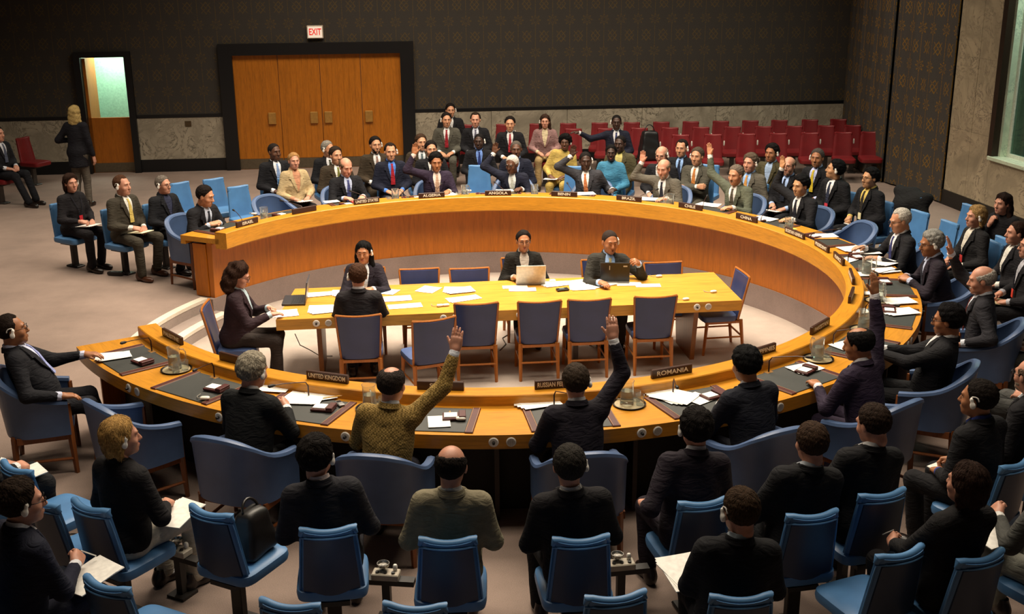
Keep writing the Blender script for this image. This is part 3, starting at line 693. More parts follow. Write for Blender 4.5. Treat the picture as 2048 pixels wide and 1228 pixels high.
# hands: right hand, fingers +z, palm +y, thumb -x
def hand_sdf(curl, spread, thumb):
    xs = (-.031, -.0105, .0105, .0305); ln = (.066, .074, .070, .056); seg = []
    for x, L in zip(xs, ln):
        a = np.array([x, 0, .088 - abs(x+.005)*.25]); th = 0.0; lat = spread*x*7
        for q, fr in zip(curl, (.45, .31, .24)):
            th += q; d = np.array([lat*math.cos(th), math.sin(th), math.cos(th)]); b = a+d*L*fr*1.05; seg.append((a, b)); a = b
    rr = [(.0098, .0090), (.0090, .0082), (.0082, .0070)]
    def f(P):
        g = ell(P, (0, 0, .048), (.042, .0165, .050))
        for x in xs: g = smin(g, cone(P, (x*.62, -.001, .012), (x, -.001, .086), .0165, .0118), .014)
        g = smin(g, cone(P, (0, 0, -.05), (0, 0, .015), .026, .026), .02)
        t0 = np.array([-.022, .006, .022]); t1 = t0+np.array([-.030*thumb, .010, .034]); t2 = t1+np.array([-.016*thumb, .004+.010*(1-thumb), .026])
        g = smin(g, cone(P, t0, t1, .0150, .0112), .014); g = np.minimum(g, cone(P, t1, t2, .0110, .0082))
        for i, (a, b) in enumerate(seg): g = smin(g, cone(P, a, b, *rr[i % 3]), .004)
        return g
    return f
HANDS = {'open': snet(hand_sdf((.10, .14, .10), .11, 1.0), (-.09, -.05, -.055), (.07, .06, .185), .0046),
         'flat': snet(hand_sdf((.25, .40, .25), .05, .75), (-.085, -.05, -.055), (.065, .09, .175), .0052),
         'curl': snet(hand_sdf((.75, .95, .5), .02, .45), (-.08, -.05, -.055), (.065, .11, .16), .0052)}
# shoe
SHOE = mesh('shoe', *snet(lambda P: np.maximum(smin(smin(ell(P, (0, .09, .030), (.046, .105, .042)), ell(P, (0, -.055, .045), (.038, .055, .055)), .04), cone(P, (0, -.05, .06), (0, -.045, .12), .042, .036), .03), -P[2]), (-.06, -.13, -.012), (.06, .21, .13), .011), plain('1d1512', .3))
SHOEB = SHOE.copy(); SHOEB.materials.clear(); SHOEB.materials.append(plain('4a2a1a', .3))

def unit(v): v = np.asarray(v, float); return v/(np.linalg.norm(v)+1e-12)
def rx(a): c, s = math.cos(a), math.sin(a); return np.array([[1, 0, 0], [0, c, -s], [0, s, c]])
def rzm(a): c, s = math.cos(a), math.sin(a); return np.array([[c, -s, 0], [s, c, 0], [0, 0, 1]])
def ik(S, W, l1, l2, hint):
    d = W-S; L = np.linalg.norm(d); mx = (l1+l2)*.995
    if L > mx: W = S+d*mx/L; d = W-S; L = mx
    a = (l1*l1-l2*l2+L*L)/(2*L); h = math.sqrt(max(l1*l1-a*a, 1e-6)); u = d/L; n = np.asarray(hint, float); n = unit(n-(n@u)*u); return S+u*a+n*h, W
def tube_mesh(pts, r, n=8):
    m = MB().tube(pts, r, n); return np.array(m.V), m.F
def quadify(F): return [tuple(f) for f in F]
LIP, EYEW, IRIS = {}, plain('b0a89e', .3), plain('1e130d', .25)
def arm_pose(p, s, seat, hz):
    """wrist, elbow hint, hand shape, finger direction, palm normal for a named pose (s = +1 right, -1 left)"""
    if p == 'table': return (s*.13, .40, .805), (s*.6, -.2, -1), 'flat', (-s*.4, 1, -.08), (0, -.1, -1)
    if p == 'clasp': return (s*.075, .36, .815), (s*.9, -.2, -1), 'curl', (-s*.8, .7, 0), (-s*.5, -.2, -1)
    if p == 'lap': return (s*.11, .25, seat+.20), (s*.7, -.5, -.6), 'flat', (-s*.75, .8, -.2), (0, -.2, -1)
    if p == 'write': return (s*.09, .27, seat+.235), (s*.8, -.5, -.5), 'curl', (-s*.5, .9, -.2), (-s*.5, 0, -1)
    if p == 'rest': return (s*.285, .17, seat+.235), (s*.5, -1, -.2), 'flat', (-s*.1, 1, -.1), (0, 0, -1)
    if p == 'chin': return (s*.06, .245, hz-.24), (s*.5, .1, -1), 'curl', (-s*.25, -.25, 1), (-s*.3, -1, 0)
    if p == 'cross': return (-s*.10, .235, seat+.335+.02*s), (s*1, .0, -.5), 'curl', (-s, .15, .05), (0, -1, -.2)
    if p == 'down': return (s*.27, .04, hz-.80), (s*.3, -1, 0), 'flat', (0, .1, -1), (-s, 0, 0)
    x, y, z, kind = p
    if kind == 'up': return (s*x, y, z), (s*.8, .1, -.7), 'open', (s*.05, .12, 1), (0, 1, -.1)
    if kind == 'out': return (s*x, y, z), (s*.2, -.6, -1), 'flat', (s, .3, 0), (0, 0, -1)
    if kind == 'hold': return (s*x, y, z), (s*.7, -.3, -1), 'curl', (-s*.6, .7, .3), (-s*.8, -.2, -.4)
    return (s*x, y, z), (s*.6, -.4, -1), 'flat', (-s*.3, 1, -.05), (0, -.1, -1)
NP = [0]
def person(label, px, face=None, zf=0.0, seat=.44, lean=5, side=0, turn=0, nod=0, R='lap', L='lap', hair=('short', '2a1c14'), sk='c68f6c', suit='1c1a1f', shirt='d8d6d2', tie=None,
           legs=None, ear=None, specs=False, beard=None, mous=None, sc=1.0, fem=False, standing=False, lanyard=None, chairk='blue', top='jacket', fat=0.0, shoes=0, knee=0.0, pocket=False, xy=None, vneck=.22, chair_face=0, legpose=None):
    s = sc; seat_z = seat if not standing else .86*s; le = rad(lean); sd = rad(side)
    T = unit((math.sin(sd), math.sin(le), math.cos(le)*math.cos(sd))); N = unit((0, math.cos(le), -math.sin(le))); N = unit(N-(N@T)*T); Rt = np.cross(N, T)
    B = np.stack([Rt, N, T], 0)                                             # rows: torso axes in person space
    O = np.array([0, 0, seat_z+.10*s]); tp = lambda q: O+s*(np.asarray(q, float)@B)
    nb = tp((0, -.02, .51)); hc = nb+s*(rx(-le*.45)@np.array([math.sin(sd)*.1, .032, .150]))
    hz = hc[2]; wd = .90 if fem else 1.0
    if xy is None: P = at(px[0], px[1], zf+hz)
    f = face
    for _ in range(3):
        if xy is not None: X = np.array(xy)
        else:
            f_ = f if f is not None else math.degrees(math.atan2(-P[1], -P[0]))
            X = P[:2]-(rzm(rad(f_)-PI/2)@np.array([hc[0], hc[1], 0]))[:2]
    f = f if f is not None else math.degrees(math.atan2(-X[1], -X[0])); NP[0] += 1
    root_M = TR((X[0], X[1], zf), rad(f)-PI/2)
    # skeleton
    arms = []
    for sg, pose in ((1, R), (-1, L)):
        up = isinstance(pose, tuple) and pose[3] == 'up'
        S = tp((sg*(.165 if up else .172)*wd, -.012, .475 if up else .435)); Wt, hint, hk, fd, pn = arm_pose(pose, sg, seat_z, hz)
        E, W = ik(S, np.array(Wt, float), .29*s, .255*s, hint); fd = unit(np.array(fd)); fa = unit(W-E)
        fd = unit(fd*.75+fa*.35); arms.append((sg, S, E, W, fd, unit(pn), hk, fa))
    hx = .088*s*wd
    if standing: LG = [(np.array([sg*hx, 0, seat_z+.04]), np.array([sg*hx*1.05, .03+.05*sg*knee, .47*s]), np.array([sg*hx*1.1, -.02+.16*sg*knee, .09])) for sg in (1, -1)]
    else:
        LG = []
        for sg in (1, -1):
            kf = .36 if chairk == 'arm' else .43
            kn, an = np.array([sg*(hx+.035+knee), kf*s, seat+.075]), np.array([sg*(hx+.03+knee*.8), .40*s*(kf/.43)**2+.03*sg, .09])
            if legpose == 'cross' and sg == 1: kn, an = np.array([.02, .44*s, seat+.22]), np.array([-.16, .66*s, .34])
            if legpose == 'stretch': an = an+np.array([0, .22, 0])
            LG.append((np.array([sg*hx, .03, seat+.085]), kn, an))
    # torso field
    def torso(P):
        x, y, z = P[0]-O[0], P[1]-O[1], P[2]-O[2]
        Q = [(x*B[i, 0]+y*B[i, 1]+z*B[i, 2])/s for i in range(3)]
        g = ell(Q, (0, .0, .315), (.188*wd, .122+fat*.3, .21)); g = smin(g, cone(Q, (-.150*wd, -.014, .446), (.150*wd, -.014, .446), .062, .062), .05)
        g = smin(g, cone(Q, (0, -.02, .44), (0, -.028, .475), .085, .066), .05); g = smin(g, ell(Q, (0, .015+fat*.4, .12), (.172*wd+fat*.5, .132+fat, .19)), .08)
        if fem: g = smin(g, ell(Q, (0, .075, .30), (.125, .065, .07)), .05)
        return smin(g, ell(Q, (0, -.01, .0), (.186, .148, .125)), .08)*s
    def jac(P):
        g = torso(P)
        for sg, S, E, W, fd, pn, hk, fa in arms:
            a = smin(cone(P, S, E, .066*s, .056*s), cone(P, E, W-fa*.048*s, .056*s, .042*s), .02); g = smin(g, a, .05*s)
        g = g+wob(P, 22, .0030)
        if not standing: g = np.maximum(g, seat_z+.012-P[2])
        else: g = np.maximum(smin(g, cone(P, (0, 0, seat_z+.05), (0, -.01, seat_z-.16), .15, .17), .05), seat_z-.15-P[2])
        return g
    pts = np.array([tp((x, y, z)) for x in (-.24, .24) for y in (-.17, .19+fat) for z in ((-.14 if not standing else -.34), .56)]+[q for a in arms for q in (a[2]-.08, a[2]+.08, a[3]-.07, a[3]+.07, a[1]-.09, a[1]+.09)])
    lo, hi = pts.min(0)-.03, pts.max(0)+.03
    dist = np.linalg.norm(np.array([X[0], X[1], 1.0])-CAM); res = .0165 if dist < 9 else .020 if dist < 13 else .024
    suit_m = tweed('b8985a', '7a6230') if suit == 'tweed' else cloth(suit); VJ, FJ = snet(jac, lo, hi, res)
    # body: head, neck, hands and limbs as one mesh
    HR = rzm(rad(turn))@rx(-rad(nod)-le*.3); V, F, MI = [], [], []; nv = 0
    def addp(v, fc, mi):
        nonlocal nv
        V.append(np.asarray(v)); F.extend((np.asarray(fc)+nv).tolist() if isinstance(fc, np.ndarray) else [tuple(int(i)+nv for i in q) for q in fc]); MI.extend([mi]*len(fc)); nv += len(v)
    hs = s*(1.02 if fem else 1.06); toH = lambda v: hc+hs*(np.asarray(v)@HR.T)
    addp(toH(HEAD[0]), HEAD[1], 0)
    for sg in (-1, 1):
        m = MB().superell((sg*.031, .0722, .006), (.025, .020, .0125), 1, 1, 10, 6); addp(toH(m.V), m.F, 2)
        m = MB().superell((sg*.031, .0785, .006), (.0115, .0085, .0118), 1, 1, 8, 4); addp(toH(m.V), m.F, 3)
        m = MB().tube([(sg*x, y, z) for x, y, z in BROW], [.0030, .0038, .0036, .0020], 5); addp(toH(m.V), m.F, 4)
    m = MB().tube([(-.021, .0905, -.0645), (-.008, .0985, -.0605), (0, .0985, -.0625), (.008, .0985, -.0605), (.021, .0905, -.0645)], [.002, .0042, .0042, .0042, .002], 6); addp(toH(m.V), m.F, 1)
    m = MB().tube([(-.020, .0905, -.0665), (0, .0975, -.0715), (.020, .0905, -.0665)], [.002, .0056, .002], 6); addp(toH(m.V), m.F, 1)
    for sg, S, E, W, fd, pn, hk, fa in arms:
        z = fd; y = unit(pn-(pn@z)*z); x = np.cross(y, z); v, q = HANDS[hk]; v = v*np.array([sg, 1, 1])*s*(.9 if fem else 1.0); v = W+v@np.stack([x, y, z], 0)
        addp(v, q if sg > 0 else q[:, ::-1], 0); m = MB().tube([S, E, W], [.045*s, .038*s, .026*s], 8); addp(m.V, m.F, 0)
    m = MB().tube([tp((0, 0, .0)), tp((0, 0, .25)), tp((0, -.01, .42)), tp((0, -.025, .52))], [.11*s, .115*s, .10*s, .05*s], 10); addp(m.V, m.F, 0)
    m = MB().tube([toH((0, -.020, -.03)), toH((0, -.024, -.085)), tp((0, -.020, .50)), tp((0, -.012, .42))], [.052*s, .054*s, .058*s, .075*s], 16); addp(m.V, m.F, 0)
    for h_, k_, a_ in LG: m = MB().tube([h_, k_, a_], [.06, .045, .035], 8); addp(m.V, m.F, 0)
    hcol = hair[1] if hair else '2a1c14'
    o = link('person', mesh('person', np.concatenate(V), F, [skin(sk), skin(shade(sk, .78) if not fem else '9c5248'), EYEW, IRIS, hairm(shade(hcol, .8))], True, MI)); recalc_hands = None
    o.matrix_world = root_M; tag(o, label, 'person', 'people in the chamber')
    HM = Matrix(np.block([[HR*hs, hc[:, None]], [np.zeros((1, 3)), np.ones((1, 1))]]).tolist())
    if hair and hair[0] != 'bald': ho = link('hair', hair_mesh(*hair), o, HM); ho.material_slots[0].link = 'OBJECT'; ho.material_slots[0].material = hairm(hair[1])
    if beard: link('beard', beard_mesh(beard), o, HM)
    if mous: link('moustache', mous_mesh(mous), o, HM)
    if ear: link('earpiece', EARM if ear == 'R' else EARL, o, HM)
    if specs: link('spectacles', GLS, o, HM)
    # clothing
    j = link(top, mesh(top, VJ, FJ, suit_m), o)
    def surf(x, z, off):
        base = lambda y: tp((x, y, z)); lo_, hi_ = 0.0, .34
        for _ in range(14):
            md = (lo_+hi_)/2; q = base(md)
            if float(torso([np.array([q[0]]), np.array([q[1]]), np.array([q[2]])])[0]) < 0: lo_ = md
            else: hi_ = md
        return tp((x, lo_+off, z))
    def decal(name, rows, off, th, mat, par):
        top_ = [[surf(x, z, off) for x in np.linspace(a, b, n)] for z, a, b, n in rows]; bot_ = [[np.array(q)-N*th for q in r_] for r_ in top_]
        mb = MB(); mb.sheet(top_, bot_); return mb.obj(name, mat, par, smooth=True)
    def collar(name, rx_, ry_, h, a0, a1, mat, par, c0=(0, -.022, .505), flare=.012, dip=.03, th=.004):
        t_, b_ = [], []
        for a in np.linspace(rad(a0), rad(a1), 22):
            fz = math.sin(a); z0 = c0[2]-dip*max(fz, -.3); rr = 1
            pt = (c0[0]+rx_*math.cos(a), c0[1]+ry_*fz); p1 = (c0[0]+(rx_-flare)*math.cos(a), c0[1]+(ry_-flare)*fz)
            t_.append([tp((pt[0], pt[1], z0)), tp((p1[0], p1[1], z0+h))]); k_ = 1-th/.07
            b_.append([tp((c0[0]+(pt[0]-c0[0])*k_, c0[1]+(pt[1]-c0[1])*k_, z0)), tp((c0[0]+(p1[0]-c0[0])*k_, c0[1]+(p1[1]-c0[1])*k_, z0+h))])
        mb = MB(); mb.sheet(t_, b_); return mb.obj(name, mat, par, smooth=True)
    if top == 'jacket':
        shm = cloth(shirt); vz = vneck
        sh = decal('shirt', [(.535, -.034, .034, 7), (.510, -.046, .046, 7), (.485, -.056, .056, 7), (.45, -.056, .056, 7), (.40, -.046, .046, 7), (.32, -.030, .030, 7), (vz, -.006, .006, 7)], .014, .024, shm, o)
        collar('collar', .071, .073, .052, 40 if not fem else 60, 500 if not fem else 480, shm, sh)
        for sg, S, E, W, fd, pn, hk, fa in arms:
            mb = MB(); mb.tube([W-fa*.06*s, W-fa*.006*s, W+fa*.004*s], [.037*s, .0365*s, .034*s], 12); mb.obj('cuff', shm, sh, smooth=True)
        for sg in (-1, 1):
            decal('lapel', [(.512, sg*.052, sg*.078, 3), (.46, sg*.060, sg*.112, 3), (.41, sg*.050, sg*.118, 3), (.405, sg*.049, sg*.098, 3), (.32, sg*.031, sg*.075, 3), (vz, sg*.004, sg*.02, 3)], .020, .014, suit_m, j)
        collar('jacket_collar', .086, .090, .034, 150, 390, suit_m, j, flare=.013, dip=.02, th=.006)
        if tie: decal('tie', [(.500, -.017, .017, 3), (.475, -.012, .012, 3), (.40, -.022, .022, 3), (.30, -.030, .030, 3), (vz-.02, -.033, .033, 3)], .022, .009, cloth(tie), o)
        if pocket: decal('pocket_square', [(.36, -.13, -.085, 3), (.33, -.13, -.085, 3)], .024, .010, cloth('e8e4de'), j)
    elif top in ('sweater', 'blouse', 'coat'):
        collar('collar', .072, .074, .045 if top == 'sweater' else .03, 0, 360, suit_m, j)
    if lanyard:
        for sg in (-1, 1): decal('lanyard_cord', [(z, sg*(.008+(z-.22)*.26)-.004, sg*(.008+(z-.22)*.26)+.004, 2) for z in (.49, .40, .31, .22)], .026, .005, cloth('20202a'), o)
        decal('badge', [(.225, -.028, .028, 2), (.14, -.028, .028, 2)], .030, .005, plain(lanyard, .4), o)
    lc = cloth(legs or (suit if suit != 'tweed' else '3a3a42'))
    def trs(P):
        g = ell(P, (0, -.01, seat_z+.075*s), (.182*s, .145*s, .11*s))
        for h_, k_, a_ in LG: g = smin(g, smin(cone(P, h_, k_, .086*s, .068*s), cone(P, k_, a_, .066*s, .058*s), .025), .035)
        g = g+wob(P, 24, .002); g = np.maximum(g, .055-P[2])
        return g if standing else np.maximum(g, np.where(P[1] < .20, seat_z+.004-P[2], -1))
    lp = np.array([q for l in LG for q in l]); lo, hi = lp.min(0)-.13, lp.max(0)+.13; lo[1] -= .08; VT, FT = snet(trs, lo, hi, max(res, .019)); link('trousers', mesh('trousers', VT, FT, lc), o)
    for h_, k_, a_ in LG:
        M = Matrix.Translation((a_[0], a_[1], a_[2]-.088)) if a_[2] < .2 else Matrix.Translation((a_[0], a_[1], a_[2]-.10)) @ Matrix.Rotation(.5, 4, 'X')
        link('shoe', SHOEB if shoes else SHOE, o, M)
    if chairk and not standing:
        k = CH_TXT[chairk]; chair(chairk, X[0], X[1], f+chair_face, k[0]+' under the '+label.split(',')[0], zf)
    return o, X, f, root_M, seat_z
# ------------------------------------------------------------------ things on the horseshoe table
LEATH, PADC, PAP = plain('4a1a17', .42), plain('2b2d2a', .6), plain('e9e6df', .7)
PLATE = wood('3a2218', 0, .35)
def radial(a, r, z, lat=0.0):
    """frame at seat angle a: x along the tangent (delegate's right), y towards the centre, z up"""
    d = pol(a, 1); t = Vector((-d.y, d.x, 0)); p = pol(a, r, z)-t*lat*-1
    return Matrix(((t.x, -d.x, 0, p.x), (t.y, -d.y, 0, p.y), (0, 0, 1, p.z), (0, 0, 0, 1)))
def nameplate(a, txt, label):
    wd = .36 if len(txt) < 15 else .40
    e = empty('nameplate'); e.matrix_world = radial(a, 3.665, .85); tag(e, label, 'nameplate', 'nameplates on the table rim')
    mb = MB(); mb.box((0, 0, .036), (wd, .028, .072), bev=.004); mb.obj('plate_body', PLATE, e)
    if txt:
        m = text_mesh(txt, .062, plain('d9d0bc', .5)); w_ = max(v.co.x for v in m.vertices)*2; k = min(1, (wd-.04)/w_)
        for sg in (-1, 1):
            M = Matrix.Translation((0, sg*.0145, .036)) @ (Matrix(((-sg, 0, 0, 0), (0, 0, sg, 0), (0, 1, 0, 0), (0, 0, 0, 1)))) @ Matrix.Diagonal((k, .82, 1, 1))
            link('lettering', m, e, M)
for k, a in enumerate(SEATS):
    n = NAMES[k]
    if k == 10: continue
    if k == 11: nameplate(-11.9, 'UNDER-SECRETARY-GENERAL', 'dark wooden nameplate on the rim before the curly grey-haired man'); continue
    if k == 12: nameplate(-22.5, 'GERMANY', 'dark wooden nameplate on the rim before the bald moustached man'); continue
    nameplate(a, n, 'dark wooden nameplate reading %s on the table rim' % n if n else 'blank dark wooden nameplate at %s' % seatname(k))
nameplate(7.6, 'PRESIDENT', 'dark wooden nameplate reading PRESIDENT on the table rim'); nameplate(-.8, 'FRANCE', 'dark wooden nameplate reading FRANCE next to the PRESIDENT nameplate')
for k, a in enumerate(SEATS):
    sn = seatname(k); M = radial(a, 4.04, ZT)
    e = empty('desk_pad'); e.matrix_world = M; tag(e, 'dark green desk pad with maroon leather strips at '+sn, 'desk pad', 'leather desk pads')
    mb = MB(); mb.box((0, 0, .004), (.60, .44, .006), bev=.002); mb.obj('blotter', PADC, e)
    for sg in (-1, 1):
        mb = MB(); mb.box((sg*.295, 0, .006), (.062, .46, .012), bev=.004); st_ = mb.obj('leather_strip', LEATH, e)
        mb = MB(); mb.box((sg*.295+.024, 0, .0125), (.003, .45, .002)); mb.box((sg*.295-.024, 0, .0125), (.003, .45, .002)); mb.obj('stitching', plain('a07a4a', .6), st_)
    e = empty('memo_holder'); e.matrix_world = radial(a+2.2, 4.02, ZT+.0125) @ rotz(.12); tag(e, 'maroon leather memo holder with white note slips at '+sn, 'memo holder', 'memo holders')
    mb = MB(); mb.box((0, 0, .009), (.17, .12, .018), bev=.003); mb.box((.06, 0, .026), (.05, .12, .018), bev=.003); mb.obj('tray', LEATH, e)
    mb = MB(); mb.box((-.025, 0, .0215), (.095, .085, .007)); mb.obj('note_slips', PAP, e)
    e = empty('microphone'); e.matrix_world = radial(a-1.2, 3.83, ZT); tag(e, 'thin gooseneck microphone at '+sn, 'microphone', 'gooseneck microphones')
    mb = MB(); mb.box((0, 0, .004), (.07, .05, .008), bev=.002); mb.obj('base_plate', plain('8a6028', .4), e)
    sgn = 1 if k % 3 else -1
    pts = [(0, 0, .008), (0, 0, .10), (sgn*.008, -.02, .135), (sgn*.05, -.10, .155), (sgn*.10, -.20, .175), (sgn*.125, -.26, .182)]
    mb = MB(); mb.tube(pts, [.006, .006, .0045, .0038, .0038, .0038], 8); mb.obj('gooseneck', plain('3a1c12', .4, .2), e, smooth=True)
    mb = MB(); mb.tube([(sgn*.122, -.255, .181), (sgn*.131, -.275, .184), (sgn*.142, -.305, .187), (sgn*.146, -.315, .188)], [.005, .012, .013, .008], 10); mb.obj('capsule', plain('0e0e10', .6), e, smooth=True)
# trays with pitcher and glasses in the gaps between seats
def lathe_m(prof, n, mat, nm): m = MB().lathe(prof, n).mesh(nm, mat, True); recalc(m); autosmooth(m); return m
GL = glass('eef2f0', .03); WAT = glass('dfe4de', .02)
TRAYR = lathe_m([(0, 0), (.118, 0), (.128, .014), (.122, .014), (.114, .005), (0, .005)], 28, plain('241d18', .35, .3), 'tray_rim'); TRAYF = lathe_m([(0, .0052), (.112, .0052), (.112, .0075), (0, .0075)], 28, plain('a99a78', .4), 'tray_liner')
PITB = lathe_m([(0, 0), (.050, 0), (.053, .01), (.050, .10), (.050, .175), (.055, .188), (.052, .188), (.047, .175), (.047, .10), (.049, .012), (0, .010)], 24, GL, 'pitcher_body'); WATB = lathe_m([(0, .0115), (.0475, .0135), (.0462, .11), (0, .11)], 24, WAT, 'water')
hm = MB(); hm.tube([(.050, 0, .165), (.078, 0, .165), (.092, 0, .14), (.092, 0, .08), (.078, 0, .05), (.051, 0, .045)], .006, 8); HANM = hm.mesh('handle', GL, True); recalc(HANM)
CUPB = lathe_m([(0, 0), (.028, 0), (.033, .085), (.031, .085), (.0265, .006), (0, .006)], 18, GL, 'glass_body')
for i in (0, 2, 3, 4, 6, 8, 10, 11, 12, 13, 15, 17, 19):
    a = (SEATS[i]+SEATS[i+1])/2; nm = lambda k: seatname(k).replace('the ', '', 1)
    between = 'between %s and %s' % (short(i), short(i+1))
    M = radial(a, 3.905, ZT)
    e = empty('serving_tray'); e.matrix_world = M; tag(e, 'round dark-rimmed tray '+between, 'tray', 'round trays'); link('rim', TRAYR, e); link('liner', TRAYF, e)
    e = empty('water_pitcher'); e.matrix_world = M @ TR((-.02, .0, .0078), .8+i); tag(e, 'glass water pitcher '+between, 'pitcher', 'water pitchers'); link('body', PITB, e); link('water', WATB, e); link('handle', HANM, e)
    for q, (x, y) in enumerate(((.072, .035), (.068, -.045))):
        if i % 4 == 0 and q: continue
        o = link('drinking_glass', CUPB, None, M @ TR((x, y, .0078))); tag(o, 'drinking glass %s on the tray ' % ('nearer the rim', 'nearer the seats')[q]+between, 'glass', 'drinking glasses')
# papers
PM = {}
ORD = {2: ('lower of two', 'upper of two'), 3: ('lowest of three', 'middle of three', 'topmost of three'), 4: ('lowest of four', 'second lowest of four', 'second highest of four', 'topmost of four')}
def paper(u, v, z, rot, w_, h_, label, n=1, col='e9e6df', group=None, th=.0015, M=None):
    base_label = label
    for i in range(n):
        if n > 1: label = base_label+', '+ORD[n][i]
        key = (w_, h_, col, th)
        if key not in PM:
            top, bot = [], []
            for a in np.linspace(-.5, .5, 5):
                top.append([(a*w_, b*h_, th+.006*abs(a)**3*8*h_) for b in np.linspace(-.5, .5, 4)]); bot.append([(x, y, zz-th) for x, y, zz in top[-1]])
            m = MB().sheet(top, bot).mesh('paper_sheet', plain(col, .75), False); recalc(m); PM[key] = m
        if M is None: p = at(u, v, z); MM = TR((p[0]+.012*i, p[1]-.015*i, z+.0022*i), rad(rot+7*i))
        else: MM = M @ TR((.01*i, -.012*i, .0022*i), rad(rot+6*i))
        o = link('paper_sheet' if th < .004 else 'paper_stack', PM[key], None, MM); tag(o, label, 'paper', group or label)
ZP = ZT+.0135
DESK = (
    (432, 448, 0, .12, .09, 1, 0, 'e9e6df'), (662, 403, 20, .20, .14, 2, 2, 'e9e6df'), (720, 401, 25, .28, .21, 1, 2, 'b3141c'), (888, 389, 12, .30, .21, 3, 3, 'e9e6df'), (1008, 381, 0, .24, .15, 2, 4, 'e9e6df'),
    (1165, 387, -5, .30, .2, 3, 5, 'e9e6df'), (1300, 398, -25, .28, .2, 3, 6, 'e9e6df'), (1330, 388, -30, .25, .18, 1, 6, 'e9e6df'), (1415, 409, -40, .28, .2, 3, 7, 'e9e6df'), (1528, 437, -55, .28, .2, 2, 8, 'e9e6df'),
    (1585, 458, 20, .09, .07, 1, 9, 'd8cf5a'), (1648, 474, 0, .28, .20, 1, 9, 'd98a3a'), (1648, 471, 0, .26, .19, 2, 9, 'efece6'), (1702, 497, 15, .27, .21, 2, 10, 'e9e6df'), (1728, 503, -10, .27, .21, 3, 10, 'e9e6df'), (1765, 524, 20, .27, .21, 3, 10, 'e9e6df'), (1695, 520, 40, .2, .15, 1, 10, 'e9e6df'),
    (1722, 548, 0, .2, .14, 2, 11, 'e9e6df'), (1770, 540, 10, .25, .18, 2, 11, 'e9e6df'), (1795, 601, 2, .29, .20, 2, 12, 'e9e6df'), (1742, 586, 0, .16, .11, 1, 12, 'e9e6df'), (1795, 622, 0, .30, .20, 3, 13, 'e9e6df'), (1713, 622, 0, .2, .14, 2, 13, 'e9e6df'),
    (1608, 736, 25, .25, .18, 2, 14, 'e9e6df'), (1692, 690, 30, .25, .18, 1, 14, 'e9e6df'), (1338, 789, 35, .25, .32, 4, 15, 'e9e6df'), (1395, 797, 40, .18, .2, 1, 15, 'e9e6df'), (1068, 801, -2, .30, .22, 4, 16, 'e9e6df'),
    (878, 843, 5, .16, .21, 1, 17, 'e9e6df'), (604, 796, -20, .28, .21, 3, 18, 'e9e6df'), (556, 770, -18, .21, .28, 2, 18, 'e9e6df'), (640, 790, 15, .21, .2, 2, 18, 'e9e6df'), (225, 711, 12, .27, .17, 3, 20, 'e9e6df'))
for (u, v, rot, w_, h_, n, k, col) in DESK:
    c = {'b3141c': 'red folder', 'd98a3a': 'orange folder', 'd8cf5a': 'yellow note'}.get(col, 'white papers')
    sib = sorted(q[0] for q in DESK if q[6] == k and q[7] == col); pl_ = '' if len(sib) < 2 else ('left ' if u == sib[0] else 'right ' if u == sib[-1] else 'middle ')
    paper(u, v, ZP+(.004 if c == 'white papers' and k in (9, 2) else .001*sib.index(u)), rot, w_, h_, pl_+c+' on the desk at '+seatname(k), n, col, 'desk papers at '+seatname(k))
def pencil(u, v, z, rot, label, col='d8a030'):
    p = at(u, v, z); e = empty('pencil', (p[0], p[1], z+.004), rad(rot)); tag(e, label, 'pencil', 'yellow pencils')
    MB().tube([(-.07, 0, 0), (.06, 0, 0)], .0042, 6).obj('barrel', plain(col, .4), e); MB().tube([(.06, 0, 0), (.078, 0, 0)], [.0042, .0008], 6).obj('tip', plain('c9a070', .6), e)
pencil(901, 830, ZP, 95, 'yellow pencil on the desk pad at the SPAIN seat'); pencil(907, 831, ZP, 118, 'second yellow pencil crossing the first at the SPAIN seat'); pencil(664, 795, ZP+.03, 20, 'yellow pencil on the memo holder at the UNITED KINGDOM seat')
def loose_ear(u, v, z, label, rot=0):
    p = at(u, v, z); e = empty('earphone', (p[0], p[1], z), rad(rot)); tag(e, label, 'earphone', 'loose earphones')
    MB().superell((0, 0, .013), (.075, .045, .026), .7, .6, 16, 8).obj('shell', plain('dfd8cc', .4), e, smooth=True); MB().tube([(-.03, .0, .01), (-.06, .02, .006), (-.075, .06, .004), (-.06, .11, .004)], .003, 6).obj('cord', plain('8a857c', .5), e, smooth=True)
loose_ear(922, 840, ZP, 'white earphone on the desk pad at the SPAIN seat'); loose_ear(410, 799, ZP, 'white earphone on the desk pad at the empty seat beside UNITED KINGDOM')
loose_ear(508, 429, ZP, 'white earphone on the table edge beside the ISRAEL seat'); loose_ear(938, 383, ZP, 'white earphone on the desk between ALGERIA and ANGOLA')
p = at(752, 806, ZP); e = empty('mobile_phone', (p[0]-.27, p[1]-.02, ZP), .5); tag(e, 'small grey mobile phone on the desk at the UNITED KINGDOM seat', 'phone')
MB().box((0, 0, .009), (.045, .10, .018), bev=.005).obj('case', plain('9a9a98', .3, .4), e); MB().box((0, .02, .0185), (.032, .035, .002)).obj('screen', plain('1a2026', .2), e)

